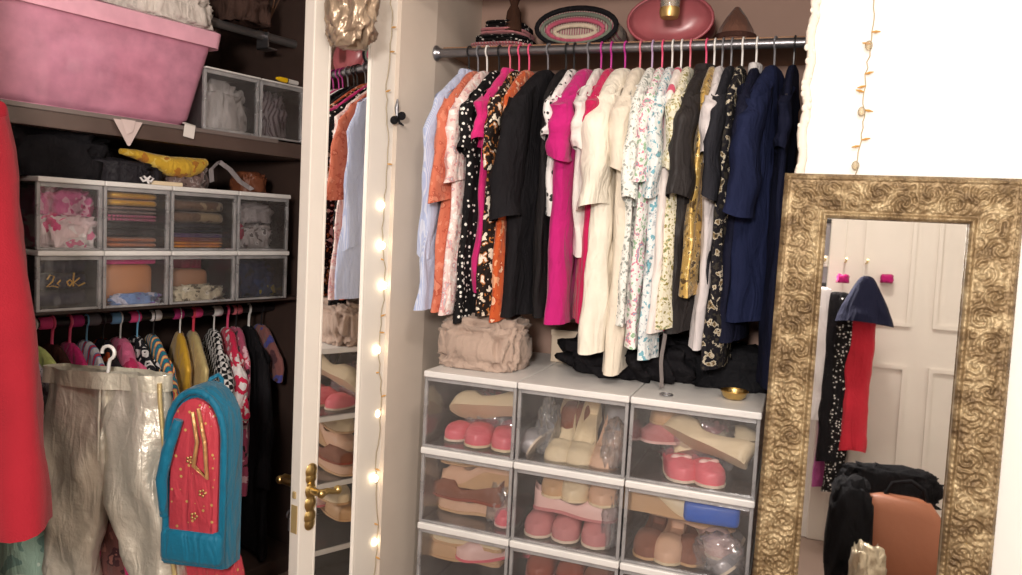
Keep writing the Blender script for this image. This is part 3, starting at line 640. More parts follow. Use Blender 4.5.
# ------------------------------------------------------------------ shelf and bags above the rail
sh = MB().box((XL, 2.30, 1.835), (XR, 2.6, 1.853), .002).build('closet_shelf', plain('brown_board', c(150, 112, 84), .6, vary=.1), None, smooth=False); tag(sh, 'brown board shelf at the back above the closet rail', 'shelf')
SZ = 1.8535
def topx(px, Y): return onY(px, 40, Y).x
for i in range(4):
    folded('folded_scarf', ['rose striped scarf at the bottom of the folded pile above the rail', 'black dotted scarf second from the bottom of the pile above the rail', 'dusty pink scarf third in the pile above the rail', 'black and white dotted scarf on top of the pile above the rail'][i], 'scarf',
           (topx(505, 2.42)+.005*i, 2.42, SZ+.022*i), (.20-.025*i, .2, .021), [cloth('rose_stripe', c(200, 110, 120), 'stripes', (c(60, 40, 48), c(230, 190, 190)), 30), _mc['black_white_dots'], cloth('dusty_pink', c(190, 120, 126)), _mc['black_white_dots']][i], i, 0, 2, 'folded scarves above the rail')
# dark tasselled pendant hanging from the closet ceiling
tas = empty('hanging_tassel', P3(onY(514, 12, 2.35)), 0, 'dark brown tassel hanging above the folded scarves', 'tassel')
MB().tube([(0, 0, .5), (0, 0, .02)], .002, 6).build('cord', WIRE, tas)
MB().lathe([(.003, .06), (.018, .04), (.012, .02), (.022, -.0), (.028, -.06), (.02, -.065)], 14).build('fringe', cloth('dark_fringe', c(66, 44, 34)), tas)
# round striped tote
tote = empty('round_bag', (topx(583, 2.43), 2.43, SZ), 0, 'round dark-rimmed bag with colourful striped folds above the rail', 'bag')
for k, (w_, h_, m_) in enumerate(((.125, .062, BLACKC), (.112, .05, cloth('multi_stripe', c(214, 196, 150), 'stripes', (c(60, 110, 90), c(214, 60, 120)), 28)), (.1, .038, cloth('pale_band', c(224, 214, 200)))) ):
    pass
def ellring(m, w_, h_, z0, y0, y1, r):
    pts = [(w_*math.cos(2*math.pi*k/28), y0, z0+h_*math.sin(2*math.pi*k/28)) for k in range(29)]; m.tube(pts, r, 8, False)
m = MB()
rg = []
for (s_, y) in ((.9, .10), (1, .06), (1, -.05), (.95, -.085)): rg.append([(.128*s_*math.cos(2*math.pi*k/32), y, .056+.056*s_*math.sin(2*math.pi*k/32)*(abs(math.sin(2*math.pi*k/32))**-.2 if abs(math.sin(2*math.pi*k/32)) > .01 else 1)) for k in range(32)])
m.rings(rg); m.build('bag_body', cloth('bag_stripes', c(176, 160, 146), 'stripes', (c(70, 66, 74), c(160, 80, 100)), 40), tote)
m = MB(); ellring(m, .126, .056, .058, -.088, 0, .008); m.build('rim', BLACKC, tote)
m = MB(); ellring(m, .108, .043, .053, -.09, 0, .006); m.build('piping', cloth('green_band', c(110, 116, 104)), tote)
m = MB(); ellring(m, .088, .031, .048, -.092, 0, .007); m.build('piping', cloth('cerise_band', c(176, 84, 106)), tote)
m = MB(); ellring(m, .066, .018, .043, -.094, 0, .007); m.build('piping', cloth('cream_band', c(196, 180, 160)), tote)
# pink vanity case
case = empty('vanity_case', (topx(672, 2.43), 2.43, SZ), 0, 'round dusty-pink case standing above the rail', 'case')
rg = []
PK = plain('pink_patent', c(172, 92, 98), .3, bumps=.25, bscale=14)
for (s_, y) in ((.82, .075), (.97, .06), (1, .02), (1, -.03), (.97, -.065), (.82, -.08), (.5, -.086)):
    rg.append([(.125*s_*math.cos(2*math.pi*k/36), y, .074+.074*s_*math.sin(2*math.pi*k/36)) for k in range(36)])
MB().rings(rg).build('body', PK, case)
m = MB(); ellring(m, .125, .074, .074, -.062, 0, .005); m.build('seam', plain('pink_piping', c(170, 84, 92), .4), case)
m = MB(); m.tube([(-.05, 0, .145), (-.04, 0, .19), (.0, 0, .205), (.04, 0, .19), (.05, 0, .145)], .006, 8).build('handle', PK, case)
# small glass jar hanging before the case
jar = empty('hanging_lantern', P3(onY(670, 6, 2.2)), 0, 'small glass lantern with gold base hanging before the pink case', 'lantern')
MB().lathe([(.0, -.03), (.022, -.03), (.026, -.02), (.028, .03), (.03, .05), (.026, .05), (.024, .028), (.02, -.02), (0, -.022)], 18).build('glass', clear('lantern_glass', (.95, .93, .88), .15, (.9, .85, .75)), jar)
MB().lathe([(0, -.032), (.024, -.032), (.028, -.018), (.027, -.006), (.0, -.004)], 18).build('base', plain('gold_leaf', c(206, 170, 110), .35, .8), jar)
MB().tube([(-.028, 0, .05), (0, 0, .1), (.028, 0, .05)], .0015, 6).tube([(0, 0, .1), (0, 0, .55)], .0015, 6).build('wire', CHROME, jar)
hat = empty('felt_hat', (topx(735, 2.42), 2.42, SZ), 0, 'brown pointed felt hat above the right of the rail', 'hat')
MB().lathe([(.075, 0), (.076, .006), (.058, .02), (.05, .05), (.03, .085), (.008, .115), (.0, .118)], 22).build('crown', cloth('brown_felt', c(112, 76, 62)), hat)
MB().lathe([(.059, .018), (.062, .02), (.06, .034), (.055, .036)], 22).build('band', cloth('dark_band', c(70, 46, 40)), hat)

# ------------------------------------------------------------------ big gilt mirror
def gilt(name='gilt'):
    m, nt, b = newmat(name); b.inputs['Metallic'].default_value = .45; b.inputs['Roughness'].default_value = .5
    v = coords(nt, (1, 1, 1), .02, 25); nz = node(nt, 'ShaderNodeTexNoise'); nz.inputs['Scale'].default_value = 26; nz.inputs['Detail'].default_value = 6
    nt.links.new(v, nz.inputs['Vector'])
    nt.links.new(ramp(nt, nz.outputs[0], [(.3, c(96, 76, 52)), (.5, c(138, 116, 84)), (.72, c(190, 170, 134))], False), b.inputs['Base Color'])
    vo = node(nt, 'ShaderNodeTexVoronoi'); vo.inputs['Scale'].default_value = 150; vo.feature = 'SMOOTH_F1'; nt.links.new(v, vo.inputs['Vector']); bump(nt, b, vo.outputs['Distance'], .7, .003)
    return m
GILT = gilt()
MW, MH, FB = .478, 1.45, .098
mir = empty('standing_mirror', (-.048, 1.853, .002), 0, 'tall rectangular mirror in an embossed gold frame leaning on the wall', 'mirror')
mir.rotation_euler = (R_(-3), 0, 0)
def scroll(u, v):
    """height of embossed acanthus-like scrolls, u along, v across (metres)"""
    cell = .05; h = 0
    k = round(u/cell); best = 0
    for kk_ in (k-1, k, k+1):
        cx = kk_*cell; cy = FB/2+(.012 if kk_ % 2 else -.012); dx = u-cx; dy = v-cy
        r = math.hypot(dx, dy); th = math.atan2(dy, dx)*(1 if kk_ % 2 else -1)
        w = math.exp(-(r/.026)**2)
        h += w*math.cos(th*2+r*460)
        best += w
    h = h/(best+.15)
    h += .55*math.sin(u*320+7*noise.noise(Vector((u*30, v*30, 0))))*math.cos(v*340+6*noise.noise(Vector((u*28, v*28, 5))))
    h += .8*noise.noise(Vector((u*150, v*150, 2)))
    return h
def rail_side(Lo, du):
    """one frame side of outer length Lo, mitred; local u along, v across inward, w out"""
    m = MB(); nu = int(Lo/du); nv = 36; vs = []
    for j in range(nv+1):
        v = FB*j/nv
        for i in range(nu+1):
            u = v+(Lo-2*v)*i/nu; tt = v/FB
            if tt < .13: h = .018+.014*math.sin(tt/.13*math.pi/2)+.0016*math.sin(u*420)
            elif tt < .2: h = .026
            elif tt < .82: h = .0255+.0034*scroll(u, v)+.003*math.sin((tt-.2)/.62*math.pi)
            elif tt < .87: h = .022
            else: h = .022+.008*math.sin((tt-.87)/.13*math.pi)+.001*math.sin(u*500)
            vs.append((u, v, h))
    fs = [(j*(nu+1)+i, j*(nu+1)+i+1, (j+1)*(nu+1)+i+1, (j+1)*(nu+1)+i) for j in range(nv) for i in range(nu)]
    m.add(vs, fs)
    m.add([(0, 0, .018), (Lo, 0, .018), (Lo, 0, 0), (0, 0, 0), (FB, FB, .022), (Lo-FB, FB, .022), (Lo-FB, FB, 0), (FB, FB, 0)], [(0, 3, 2, 1), (4, 5, 6, 7), (3, 7, 6, 2)])
    return m
def place(m, M):
    m.v = [tuple(M @ Vector(p)) for p in m.v]; return m
# frame local: x right, z up, front = -y
def FM(o, ux, vx): # columns u,v,w
    return Matrix(((ux[0], vx[0], 0, o[0]), (ux[1], vx[1], -1, o[1]), (ux[2], vx[2], 0, o[2]), (0, 0, 0, 1)))
place(rail_side(MW, .003), FM((0, 0, MH), (1, 0, 0), (0, 0, -1))).build('top_frame', GILT, mir, angle=180)
place(rail_side(MW, .004), FM((0, 0, 0), (1, 0, 0), (0, 0, 1))).build('bottom_frame', GILT, mir, angle=180)
place(rail_side(MH, .003), FM((0, 0, 0), (0, 0, 1), (1, 0, 0))).build('side_frame', GILT, mir, angle=180)
place(rail_side(MH, .003), FM((MW, 0, 0), (0, 0, 1), (-1, 0, 0))).build('side_frame', GILT, mir, angle=180)
MB().box((FB-.004, -.008, FB-.004), (MW-FB+.004, -.004, MH-FB+.004)).build('mirror_glass', MIR, mir, smooth=False)
MB().box((.004, -.003, .004), (MW-.004, .006, MH-.004)).build('backing_board', DARKWOOD, mir, smooth=False)

# ------------------------------------------------------------------ pale wrapped garland on the jamb + fairy lights
gm = MB(); rnd = random.Random(3)
pts = [onY(815-.088*y+1.5*math.sin(y*.13), y, 1.962) for y in range(-40, 190, 6)]
gm.tube([P3(p) for p in pts], [.008+.0035*rnd.random() for _ in pts], 8)
for p in pts:
    for k in range(2):
        q = p+Vector((rnd.uniform(-.008, .008), -.006, rnd.uniform(-.01, .01))); gm.ball(P3(q), .003+rnd.random()*.003, 6, (1, .7, 1.6))
tag(gm.build('paper_garland', plain('cream_paper', c(240, 228, 214), .8, bumps=.5), None), 'white crumpled paper garland down the closet right edge', 'garland')
BULB = glow('lit_bulb', (1, .82, .55), 9); BULBC = clear('unlit_bulb', (.95, .9, .8), .2, (.9, .8, .6))
AMB = plain('amber_tip', c(200, 150, 80), .4)
def lights(label, pts, bulbs, lit, seed, tips):
    e = empty('fairy_lights', (0, 0, 0), 0, label, 'fairy lights'); rnd = random.Random(seed)
    path = []
    for i, p in enumerate(pts): path.append(P3(p+Vector((rnd.uniform(-.003, .003), rnd.uniform(-.002, .0), 0))))
    MB().tube(path, .0013, 6).build('wire', plain('light_wire', c(176, 160, 130), .5), e)
    for i in bulbs:
        p = Vector(path[min(i, len(path)-1)]); q = p+Vector((rnd.uniform(-.008, .004), -.004, -.004))
        MB().ball(P3(q), .0085, 8, (1, 1, 1.3)).build('bulb', BULB if lit else BULBC, e)
    for i in tips:
        p = Vector(path[min(i, len(path)-1)]); d = Vector((rnd.choice((-1, 1))*.018, -.004, rnd.uniform(-.006, .008)))
        MB().tube([P3(p), P3(p+d*.5), P3(p+d)], [.0016, .0032, .0008], 6).build('socket', AMB, e)
    return e
lp = [hit(389-.028*y+1.8*math.sin(y*.05), y, H, DNN)+DNN*.008 for y in range(-20, 600, 8)]
lit_px = (203, 243, 276, 286, 346, 410, 480, 534)
b_i = [round((y+20)/8) for y in (203, 247, 286, 348, 412, 480, 536)]
lights('lit fairy lights hanging down the closet left jamb', lp, b_i, True, 5, [round((y+20)/8) for y in (28, 52, 90, 165, 262, 318, 334, 375, 395, 465, 525, 560)])
rp = [onY(875-.105*y+1.5*math.sin(y*.06), y, 1.962) for y in range(-40, 200, 6)]
lights('unlit fairy light string hanging down the white wall above the mirror', rp, [4, 14, 25, 34], False, 8, [5, 12, 14, 19, 21, 22, 25, 30, 31, 36, 38])
# dark bow clipped to the lights
bow = empty('hair_bow', P3(onY(398, 118, 2.06)), 0, 'small black bow clipped beside the fairy lights', 'bow')
for s_ in (1, -1): MB().ball((s_*.012, 0, .006*s_), .014, 10, (1, .5, .9)).build('loop', BLACKC, bow)
MB().ball((0, -.006, 0), .006, 8).build('knot', BLACKC, bow)
MB().tube([(0, 0, 0), (.008, -.003, -.015), (.02, 0, -.022)], [.003, .004, .002], 6).build('ribbon_end', BLACKC, bow)
MB().tube([(-.004, 0, .055), (-.006, 0, .03), (-.002, 0, .0)], [.002, .007, .004], 8).build('clip', CHROME, bow)

# organza bag hanging from the door corner
dtop = H+dv*.93
org = crumple('organza_bag', 'crumpled champagne organza bag hanging over the mirrored door', 'bag', (0, 0, 0), (.13, .1, .2), cloth('champagne_organza', c(176, 154, 132), 'plain', rough=.3, metal=.5), 12, amp=.38, freq=1.6, sub=5, e=.8, flat=.95)
pz = hit(334, 50, dtop, Vector((-dv.y, dv.x, 0)))
nrm = Vector((-dv.y, dv.x, 0)).normalized()
org.location = P3(pz+nrm*.065)
for i, (px, sz) in enumerate(((352, (.06, .05, .12)),)):
    q = hit(px, 22, dtop, Vector((-dv.y, dv.x, 0)))+nrm*.045
    crumple('organza_pouch', 'cream net pouch beside the champagne bag on the door top', 'pouch', P3(q), sz, cloth('cream_net', c(206, 184, 156), rough=.4, metal=.2), 15, amp=.4)

# ------------------------------------------------------------------ wardrobe: upper shelf
tub = empty('storage_tub', P3(W(0, 0, 1.5455)), WROT, 'large translucent pink storage tub at the front of the upper shelf', 'storage tub')
PTUB = clear('pink_tub_plastic', tint=(1, .82, .88), haze=.6, hcol=c(255, 176, 204), rough=.25, var=.22)
def tubring(s0, s1, q0, q1, z, r=.03, n=5):
    pts = []
    for cx, cy, a0 in ((s1-r, q0+r, -90), (s1-r, q1-r, 0), (s0+r, q1-r, 90), (s0+r, q0+r, 180)):
        for k in range(n+1): a = R_(a0+90*k/n); pts.append((cx+r*math.cos(a), cy+r*math.sin(a), z))
    return pts
TS0, TS1 = -.42, .362
m = MB(); m.rings([tubring(TS0+.02, TS1-.01, .03, .46, .005), tubring(TS0, TS1+.0, .01, .48, .02), tubring(TS0-.03, TS1+.05, -.03, .51, .26)], True, False)
m.rings([tubring(TS0+.02, TS1-.01, .03, .46, .005), tubring(TS0+.02, TS1-.01, .03, .46, .0)], True, True)
m.build('tub_body', PTUB, tub)
m = MB(); o_ = (.26, .225); m.rings([tubring(TS0-.03, TS1+.05, -.03, .51, .245), tubring(TS0-.045, TS1+.065, -.045, .525, .24), tubring(TS0-.05, TS1+.07, -.05, .53, .285), tubring(TS0-.04, TS1+.06, -.04, .52, .292), tubring(TS0-.02, TS1+.04, -.02, .5, .285)], True, True)
m.build('lid', clear('pink_lid_plastic', tint=(1, .7, .8), haze=.8, hcol=c(255, 190, 210), rough=.25, var=.12), tub)
for i, (s, w_, mt, lab) in enumerate(((-.3, .2, cloth('blush_cloth', c(252, 214, 224)), 'blush cloth inside the pink tub, leftmost bundle'), (-.1, .2, cloth('white_cloth', c(240, 228, 230)), 'white cloth bundle inside the pink tub'), (.08, .2, cloth('mauve_cloth', c(226, 190, 214), 'blobs', (c(250, 250, 250), c(190, 150, 190)), 25), 'mauve and white cloth in the middle of the pink tub'), (.25, .18, cloth('rose_cloth', c(250, 150, 186)), 'rose cloth at the right end of the pink tub'))):
    crumple('cloth', lab, 'cloth', P3(W(s, .225, 1.556)), (w_*.95, .29, .20), mt, 20+i, WROT, amp=.3, sub=5, e=.4, group='cloths inside the pink tub')
wsx = lambda px, py, q: wpx(px, py, q)
# white bundle above the tub lid
s_, z_ = wpx(192, 25, .1)
crumple('linen_bundle', 'rolled off-white linen on top of the pink tub lid', 'linen', P3(W(.30, .12, 1.8455)), (.30, .26, .12), cloth('offwhite_linen', c(214, 204, 196)), 31, WROT+R_(8), amp=.12, sub=5)
crumple('linen_bundle', 'grey linen roll at the back of the pink tub lid', 'linen', P3(W(.02, .2, 1.8455)), (.26, .25, .12), cloth('grey_linen', c(150, 140, 138)), 33, WROT, amp=.12)
crumple('cloth', 'white crumpled cloth inside the clear box beside the pink tub', 'cloth', P3(W(.498, .11, 1.5505)), (.17, .17, .15), cloth('white_crumple', c(214, 208, 206)), 35, WROT, amp=.4, group='cloths in the upper shelf boxes')
crumple('cloth', 'pleated grey cloth inside the clear box beside the door', 'cloth', P3(W(.695, .11, 1.5505)), (.13, .15, .15), cloth('grey_pleats', c(190, 178, 184), 'stripes', (c(110, 90, 100),), 22), 36, WROT, amp=.4, group='cloths in the upper shelf boxes')
mk = empty('marker_pen', P3(W(.705, -.006, 1.7375)), WROT+R_(186), 'white marker pen with yellow cap lying on the grey cloth box', 'pen')
MB().tube([(-.05, 0, .008), (.0, 0, .008)], .008, 12).build('barrel', PLW, mk)
MB().tube([(.0, 0, .008), (.03, 0, .008), (.045, 0, .008)], [.0088, .008, .004], 12).build('cap', plain('yellow_cap', c(244, 196, 20), .4), mk)
MB().tube([(-.003, 0, .008), (.001, 0, .008)], .009, 12).build('collar_ring', plain('black_plastic', (.02, .02, .02), .4), mk)
# brown twiggy stuff behind at the top by the door
sp = MB(); rnd = random.Random(4)
for k in range(26):
    a = Vector((rnd.uniform(-.05, .05), rnd.uniform(-.04, .04), 0)); b = a+Vector((rnd.uniform(-.06, .06), rnd.uniform(-.05, .05), rnd.uniform(.08, .2)))
    mid = (a+b)/2+Vector((rnd.uniform(-.02, .02), 0, 0)); sp.tube([P3(a), P3(mid), P3(b)], [.002, .003, .001], 5); sp.ball(P3(b), .009, 6)
tw = sp.build('dried_flowers', plain('dried_brown', c(96, 66, 46), .9), None, loc=P3(W(.72, .2, 1.92)), rot=(0, 0, 0)); tag(tw, 'bunch of dried brown flowers above the upper rail beside the door', 'flowers')
ub = crumple('cloth', 'dark brown cloth slung over the upper rail', 'cloth', P3(W(.60, .12, 1.915)), (.14, .2, .11), cloth('dark_brown_cloth', c(70, 52, 46)), 41, WROT, amp=.3)
# papers hanging over the shelf edge
a = W(.145, -.012, 1.535)
tg = MB().add([(-.04, 0, .0), (.045, 0, .0), (.006, -.004, -.07), (.0, -.004, -.07), (-.04, .0012, .0), (.045, .0012, .0), (.006, -.0025, -.07), (.0, -.0025, -.07)], [(0, 1, 2, 3), (7, 6, 5, 4), (0, 4, 5, 1), (1, 5, 6, 2), (2, 6, 7, 3), (3, 7, 4, 0)])
tg.add([(-.02, -.003, .002), (.022, -.003, .002), (.012, -.009, -.03), (-.006, -.006, -.04)], [(0, 1, 2, 3)])
tag(tg.build('paper_fan', plain('pink_grey_paper', c(210, 190, 186), .7), None, smooth=False, loc=P3(W(*[wpx(127, 121, -.012)[0], -.014, wpx(127, 121)[1]])), rot=(0, 0, WROT)), 'folded triangular paper taped under the upper shelf edge', 'paper')
s1, z1 = wpx(188, 124)
tag(MB().box((-.018, -.0005, -.042), (.018, .0005, 0)).box((-.018, -.0005, -.004), (.018, .012, .0)).build('paper_tag', plain('white_paper', c(228, 220, 214), .7), None, smooth=False, loc=P3(W(s1, -.012, z1)), rot=(R_(0), R_(8), WROT)), 'small white paper tag hanging from the upper shelf edge', 'tag')

# ---- between the shelves
UZ = 1.3625
crumple('black_coat_pile', 'big heap of black clothing on the box tops, beside the red coat', 'clothes', P3(W(-.02, .2, UZ)), (.36, .32, .145), BLACKC, 51, WROT, amp=.25)
crumple('black_bag', 'flat black bag lying in front of the yellow cloth', 'bag', P3(W(.18, .13, UZ)), (.24, .2, .07), cloth('black_nylon', (.02, .018, .022), rough=.5), 52, WROT, amp=.2)
# yellow cloth: banana-like tapering roll
yp = [W(*[wpx(px, py, .06)[0], .06, wpx(px, py, .06)[1]]) for px, py in ((120, 151), (135, 154), (152, 160), (168, 166), (184, 168), (197, 166), (206, 162))]
ym = MB(); ym.tube([P3(p) for p in yp], [.008, .014, .02, .03, .034, .026, .012], 14)
tag(ym.build('yellow_cloth', cloth('mustard_print', c(198, 158, 50), 'blobs', (c(170, 112, 40), c(214, 184, 90)), 30), None), 'mustard yellow patterned cloth draped over the black bag', 'cloth')
stp = [W(*[wpx(px, py, .02)[0], .02, wpx(px, py, .02)[1]]) for px, py in ((212, 182), (211, 170), (219, 162), (230, 170), (240, 182), (252, 190))]
sm_ = MB(); sm_.rings([[P3(p+WD*a_+Vector((0, 0, b_))) for a_, b_ in ((-.008, -.003), (.008, .003), (.008, .006), (-.008, .0))] for p in stp]); 
tag(sm_.build('webbing_strap', cloth('grey_webbing', c(176, 168, 170)), None), 'grey webbing strap looped at the front of the box tops', 'strap')
crumple('grey_hat', 'grey and brown knitted hat under the strap loop', 'hat', P3(W(.40, .12, UZ)), (.13, .14, .085), cloth('grey_knit', c(112, 92, 88), 'blobs', (c(60, 44, 40), c(150, 136, 134)), 40), 54, WROT, amp=.3)
crumple('brown_purse', 'brown leather purse on the box tops beside the door', 'purse', P3(W(.675, .14, UZ)), (.1, .1, .07), plain('brown_leather', c(110, 62, 40), .5, bumps=.4), 55, WROT, amp=.25)
nt_ = MB().box((-.05, -.03, 0), (.05, .03, .012), .002).build('notebook', plain('cream_card2', c(220, 200, 170), .7), None, smooth=False, loc=P3(W(.29, .012+.03, UZ)), rot=(0, 0, WROT)); tag(nt_, 'thin cream booklet on the box tops below the yellow cloth', 'booklet')
s2, z2 = wpx(146, 180, .01)
rb = MB()
for s_ in (1, -1): rb.tube([(0, 0, .008), (s_*.01, 0, .016), (s_*.02, 0, .012), (s_*.012, 0, .002), (0, 0, .006)], .0035, 6)
rb.tube([(0, 0, .006), (.006, 0, -.004)], .003, 6)
tag(rb.build('white_bow', plain('white_ribbon', c(230, 226, 226), .6), None, loc=P3(W(s2, .005, UZ+.006)), rot=(0, 0, WROT)), 'tiny white bow on the black bag front', 'bow')

# ---- contents of the wardrobe boxes
def wfold(s, z, w, h, mat, lab, seed, q=.115, d=.2): return folded('folded_cloth', lab, 'folded cloth', P3(W(s+.008, q, z)), (w*1.08, d, h), mat, seed, WROT, 2, 'folded cloths in the wardrobe boxes')
z0 = 1.362-.193+.006
crumple('soft_toy_cloth', 'pink and white fluffy bundle in the box beside the red coat', 'cloth', P3(W(.01, .09, z0)), (.155, .16, .09), cloth('pink_white_fluff', c(238, 214, 216), 'blobs', (c(226, 60, 130), c(250, 240, 240), c(240, 130, 170)), 16), 60, WROT, amp=.4)
crumple('pink_bow_cloth', 'magenta netting on top of the fluffy bundle', 'cloth', P3(W(.005, .1, z0+.085)), (.14, .14, .075), cloth('magenta_net', c(206, 96, 150), 'blobs', (c(190, 60, 120), c(220, 170, 190)), 20), 61, WROT, amp=.5)
zz = z0
for i, (h_, mt, lb) in enumerate(((.03, cloth('brown_orange', c(176, 104, 66)), 'orange-brown cloth at the bottom of the gold-topped stack'), (.045, BLACKC, 'black cloth in the gold-topped stack'), (.02, cloth('pink_zebra', c(220, 90, 140), 'stripes', (c(60, 40, 50),), 40), 'pink patterned cloth in the gold-topped stack'), (.022, cloth('taupe', c(120, 100, 96)), 'taupe cloth under the gold one'), (.042, cloth('gold_satin', c(212, 160, 50), rough=.4, metal=.3), 'gold satin cloth on top of its stack'))):
    wfold(.19, zz, .155, h_, mt, lb, 70+i); zz += h_+.0005
zz = z0
for i, (h_, mt, lb) in enumerate(((.02, cloth('amber_orange', c(238, 150, 30)), 'bright orange cloth at the bottom of the brown-topped stack'), (.012, cloth('terracotta', c(180, 70, 50)), 'terracotta cloth above the orange one'), (.012, cloth('purple', c(110, 60, 140)), 'purple cloth above the terracotta one'), (.03, cloth('ink2', c(26, 28, 46)), 'ink blue cloth under the brown sheen one'), (.075, cloth('bronze_cloth', c(110, 82, 60), 'blobs', (c(80, 56, 40), c(170, 150, 120)), 14, rough=.5, metal=.2), 'bronze brown cloth on top of its stack'))):
    wfold(.405, zz, .185, h_, mt, lb, 80+i); zz += h_+.0005
crumple('cloth', 'white lace bundle low in the box beside the door', 'cloth', P3(W(.62, .11, z0)), (.16, .16, .085), cloth('white_lace', c(206, 198, 198), 'blobs', (c(120, 110, 112), c(230, 226, 226)), 40), 62, WROT, amp=.45)
crumple('cloth', 'white frilled bundle on top in the box beside the door', 'cloth', P3(W(.63, .11, z0+.085)), (.15, .15, .065), cloth('white_frill', c(196, 188, 190)), 63, WROT, amp=.4)
crumple('cloth', 'crimson scrap at the side of the white lace bundle', 'cloth', P3(W(.56, .045, z0+.03)), (.04, .03, .05), _mc['crimson_pink'], 64, WROT, amp=.3)
z0 = 1.168-.163+.006
nv = folded('folded_jumper', 'folded navy jumper with gold script in the lower box beside the red coat', 'jumper', P3(W(-.0, .1, z0)), (.15, .15, .135), cloth('dull_navy', c(38, 38, 60)), 90, WROT, 3)
gtx = MB()
for st_ in ([(-.045, .078), (-.038, .09), (-.028, .086), (-.032, .072), (-.046, .058), (-.03, .06), (-.018, .056)],
            [(-.012, .075), (-.02, .066), (-.012, .057), (-.003, .066), (-.012, .075), (.0, .073)],
            [(.008, .06), (.004, .07), (.012, .076), (.018, .067), (.01, .058)],
            [(.022, .095), (.02, .075), (.02, .057)], [(.036, .08), (.022, .068), (.034, .058), (.05, .066)]):
    gtx.tube([(x_*1.05, -.0775, z_) for x_, z_ in st_], .0022, 6)
gtx.build('gold_script', plain('gold_print', c(214, 164, 60), .4, .5), nv)
bag = empty('tan_bag', P3(W(.19, .1, z0)), WROT, 'tan leather bag with magenta zip in the lower box', 'bag')
MB().box((-.078, -.06, .0), (.078, .06, .115), .02).build('body', plain('tan_hide', c(190, 128, 84), .5, bumps=.4, bscale=20), bag)
MB().box((-.082, -.063, .115), (.082, .063, .13), .005).build('zip_band', plain('magenta_trim', c(220, 40, 130), .5), bag)
crumple('cloth', 'blue crinkled wrapping under the tan bag front', 'cloth', P3(W(.2, .022, z0)), (.14, .03, .03), cloth('blue_crinkle', c(110, 140, 190), 'blobs', (c(200, 200, 220), c(120, 70, 160)), 30), 65, WROT, amp=.4)
bag2 = empty('tan_pouch', P3(W(.41, .11, z0)), WROT, 'tan pouch before crimson cloth in the pale-edged lower box', 'pouch')
MB().box((-.06, -.05, .02), (.06, .02, .095), .018).build('body', plain('pale_tan', c(180, 130, 96), .55, bumps=.4, bscale=25), bag2)
MB().box((-.085, .025, .0), (.085, .06, .135), .01).build('lining', _mc['crimson_pink'], bag2)
crumple('cloth', 'cream fringed cloth at the front of the pale-edged lower box', 'cloth', P3(W(.41, .035, z0)), (.16, .05, .045), cloth('cream_fringe', c(220, 208, 180), 'blobs', (c(120, 110, 90), c(240, 232, 214)), 35), 66, WROT, amp=.5)
crumple('cloth', 'dark blue cloth with yellow flecks in the lower box beside the door', 'cloth', P3(W(.63, .11, z0)), (.17, .17, .12), cloth('blue_yellow', c(34, 48, 84), 'blobs', (c(24, 24, 34), c(46, 70, 120), c(200, 180, 60)), 18), 67, WROT, amp=.4)

# ------------------------------------------------------------------ wardrobe rail garments
def wg(nm, lab, cat, s, psi, L, mat, hc, fat=False, q=.2, **k):
    p = W(s, q, .945); ang = WROT-R_(90)-R_(psi)
    garment(nm, lab, cat, P3(p), ang, mat, L, group='garments on the wardrobe rail', thick=k.pop('thick', .02), **k)
    hanger(hc, P3(p), ang, '%s hanger on the wardrobe rail holding the %s' % (hc, short(lab)), 'hangers on the wardrobe rail', fat)
ZS = dict(sleeve=(.2, .05, .05, .0))
wg('dress', 'mint green tulle dress low at the left edge', 'dress', -.10, -10, .9, cloth('mint_tulle', c(150, 176, 160), 'blobs', (c(110, 140, 130), c(190, 205, 190)), 12), 'white', seed=1, a_hem=.25, thick=.04)
wg('cardigan', 'grey lace cardigan between the mint dress and the lime top', 'cardigan', -.045, -8, .9, cloth('grey_lace', c(120, 112, 116), 'blobs', (c(80, 70, 78), c(170, 160, 165)), 40), 'grey', seed=2, a_hem=.22)
wg('dress', 'lime green dress showing beside the silver trousers', 'dress', .0, -6, .95, cloth('lime', c(190, 200, 120)), 'white', seed=3, a_hem=.25)
wg('top', 'dark brown top behind the silver trousers waistband', 'top', .05, 0, .5, cloth('dark_choc', c(66, 38, 34)), 'pink', True, seed=4)
wg('top', 'cerise top on a padded hanger behind the silver trousers', 'top', .10, 5, .55, cloth('cerise', c(200, 40, 110)), 'pink', True, seed=5, **ZS)
wg('top', 'white and sky blue top behind the silver trousers', 'top', .15, 8, .5, cloth('sky_white', c(226, 228, 234), 'stripes', (c(90, 150, 210), c(210, 60, 90)), 9), 'blue', seed=6, **ZS)
wg('top', 'black top with orange braid above the backpack', 'top', .20, 8, .5, cloth('black_braid', (.03, .025, .03), 'blobs', (c(200, 90, 50), c(30, 30, 60)), 20), 'black', seed=7, **ZS)
wg('hoodie', 'pink hoodie with white drawn hood above the backpack', 'hoodie', .255, 12, .6, cloth('pink_hood', c(224, 110, 150), 'blobs', (c(240, 220, 226), c(200, 50, 100)), 9), 'white', seed=8, thick=.03, **ZS)
wg('shirt', 'black shirt with white squiggles above the teal backpack', 'shirt', .31, 12, .6, cloth('black_squiggle', (.02, .02, .024), 'leopard', (c(220, 216, 214), (.02, .02, .02)), 30), 'blue', seed=9, **ZS)
wg('dress', 'teal and coral striped dress by the backpack strap', 'dress', .365, 14, .8, cloth('teal_coral', c(30, 120, 140), 'stripes', (c(226, 90, 80), c(240, 200, 120)), 12), 'black', seed=10, **ZS)
wg('satin_top', 'mustard satin top beside the squiggle shirt', 'top', .46, 22, .36, cloth('mustard_satin', c(224, 176, 60), rough=.4, metal=.2), 'white', seed=11, a_sh=.16, a_hem=.1)
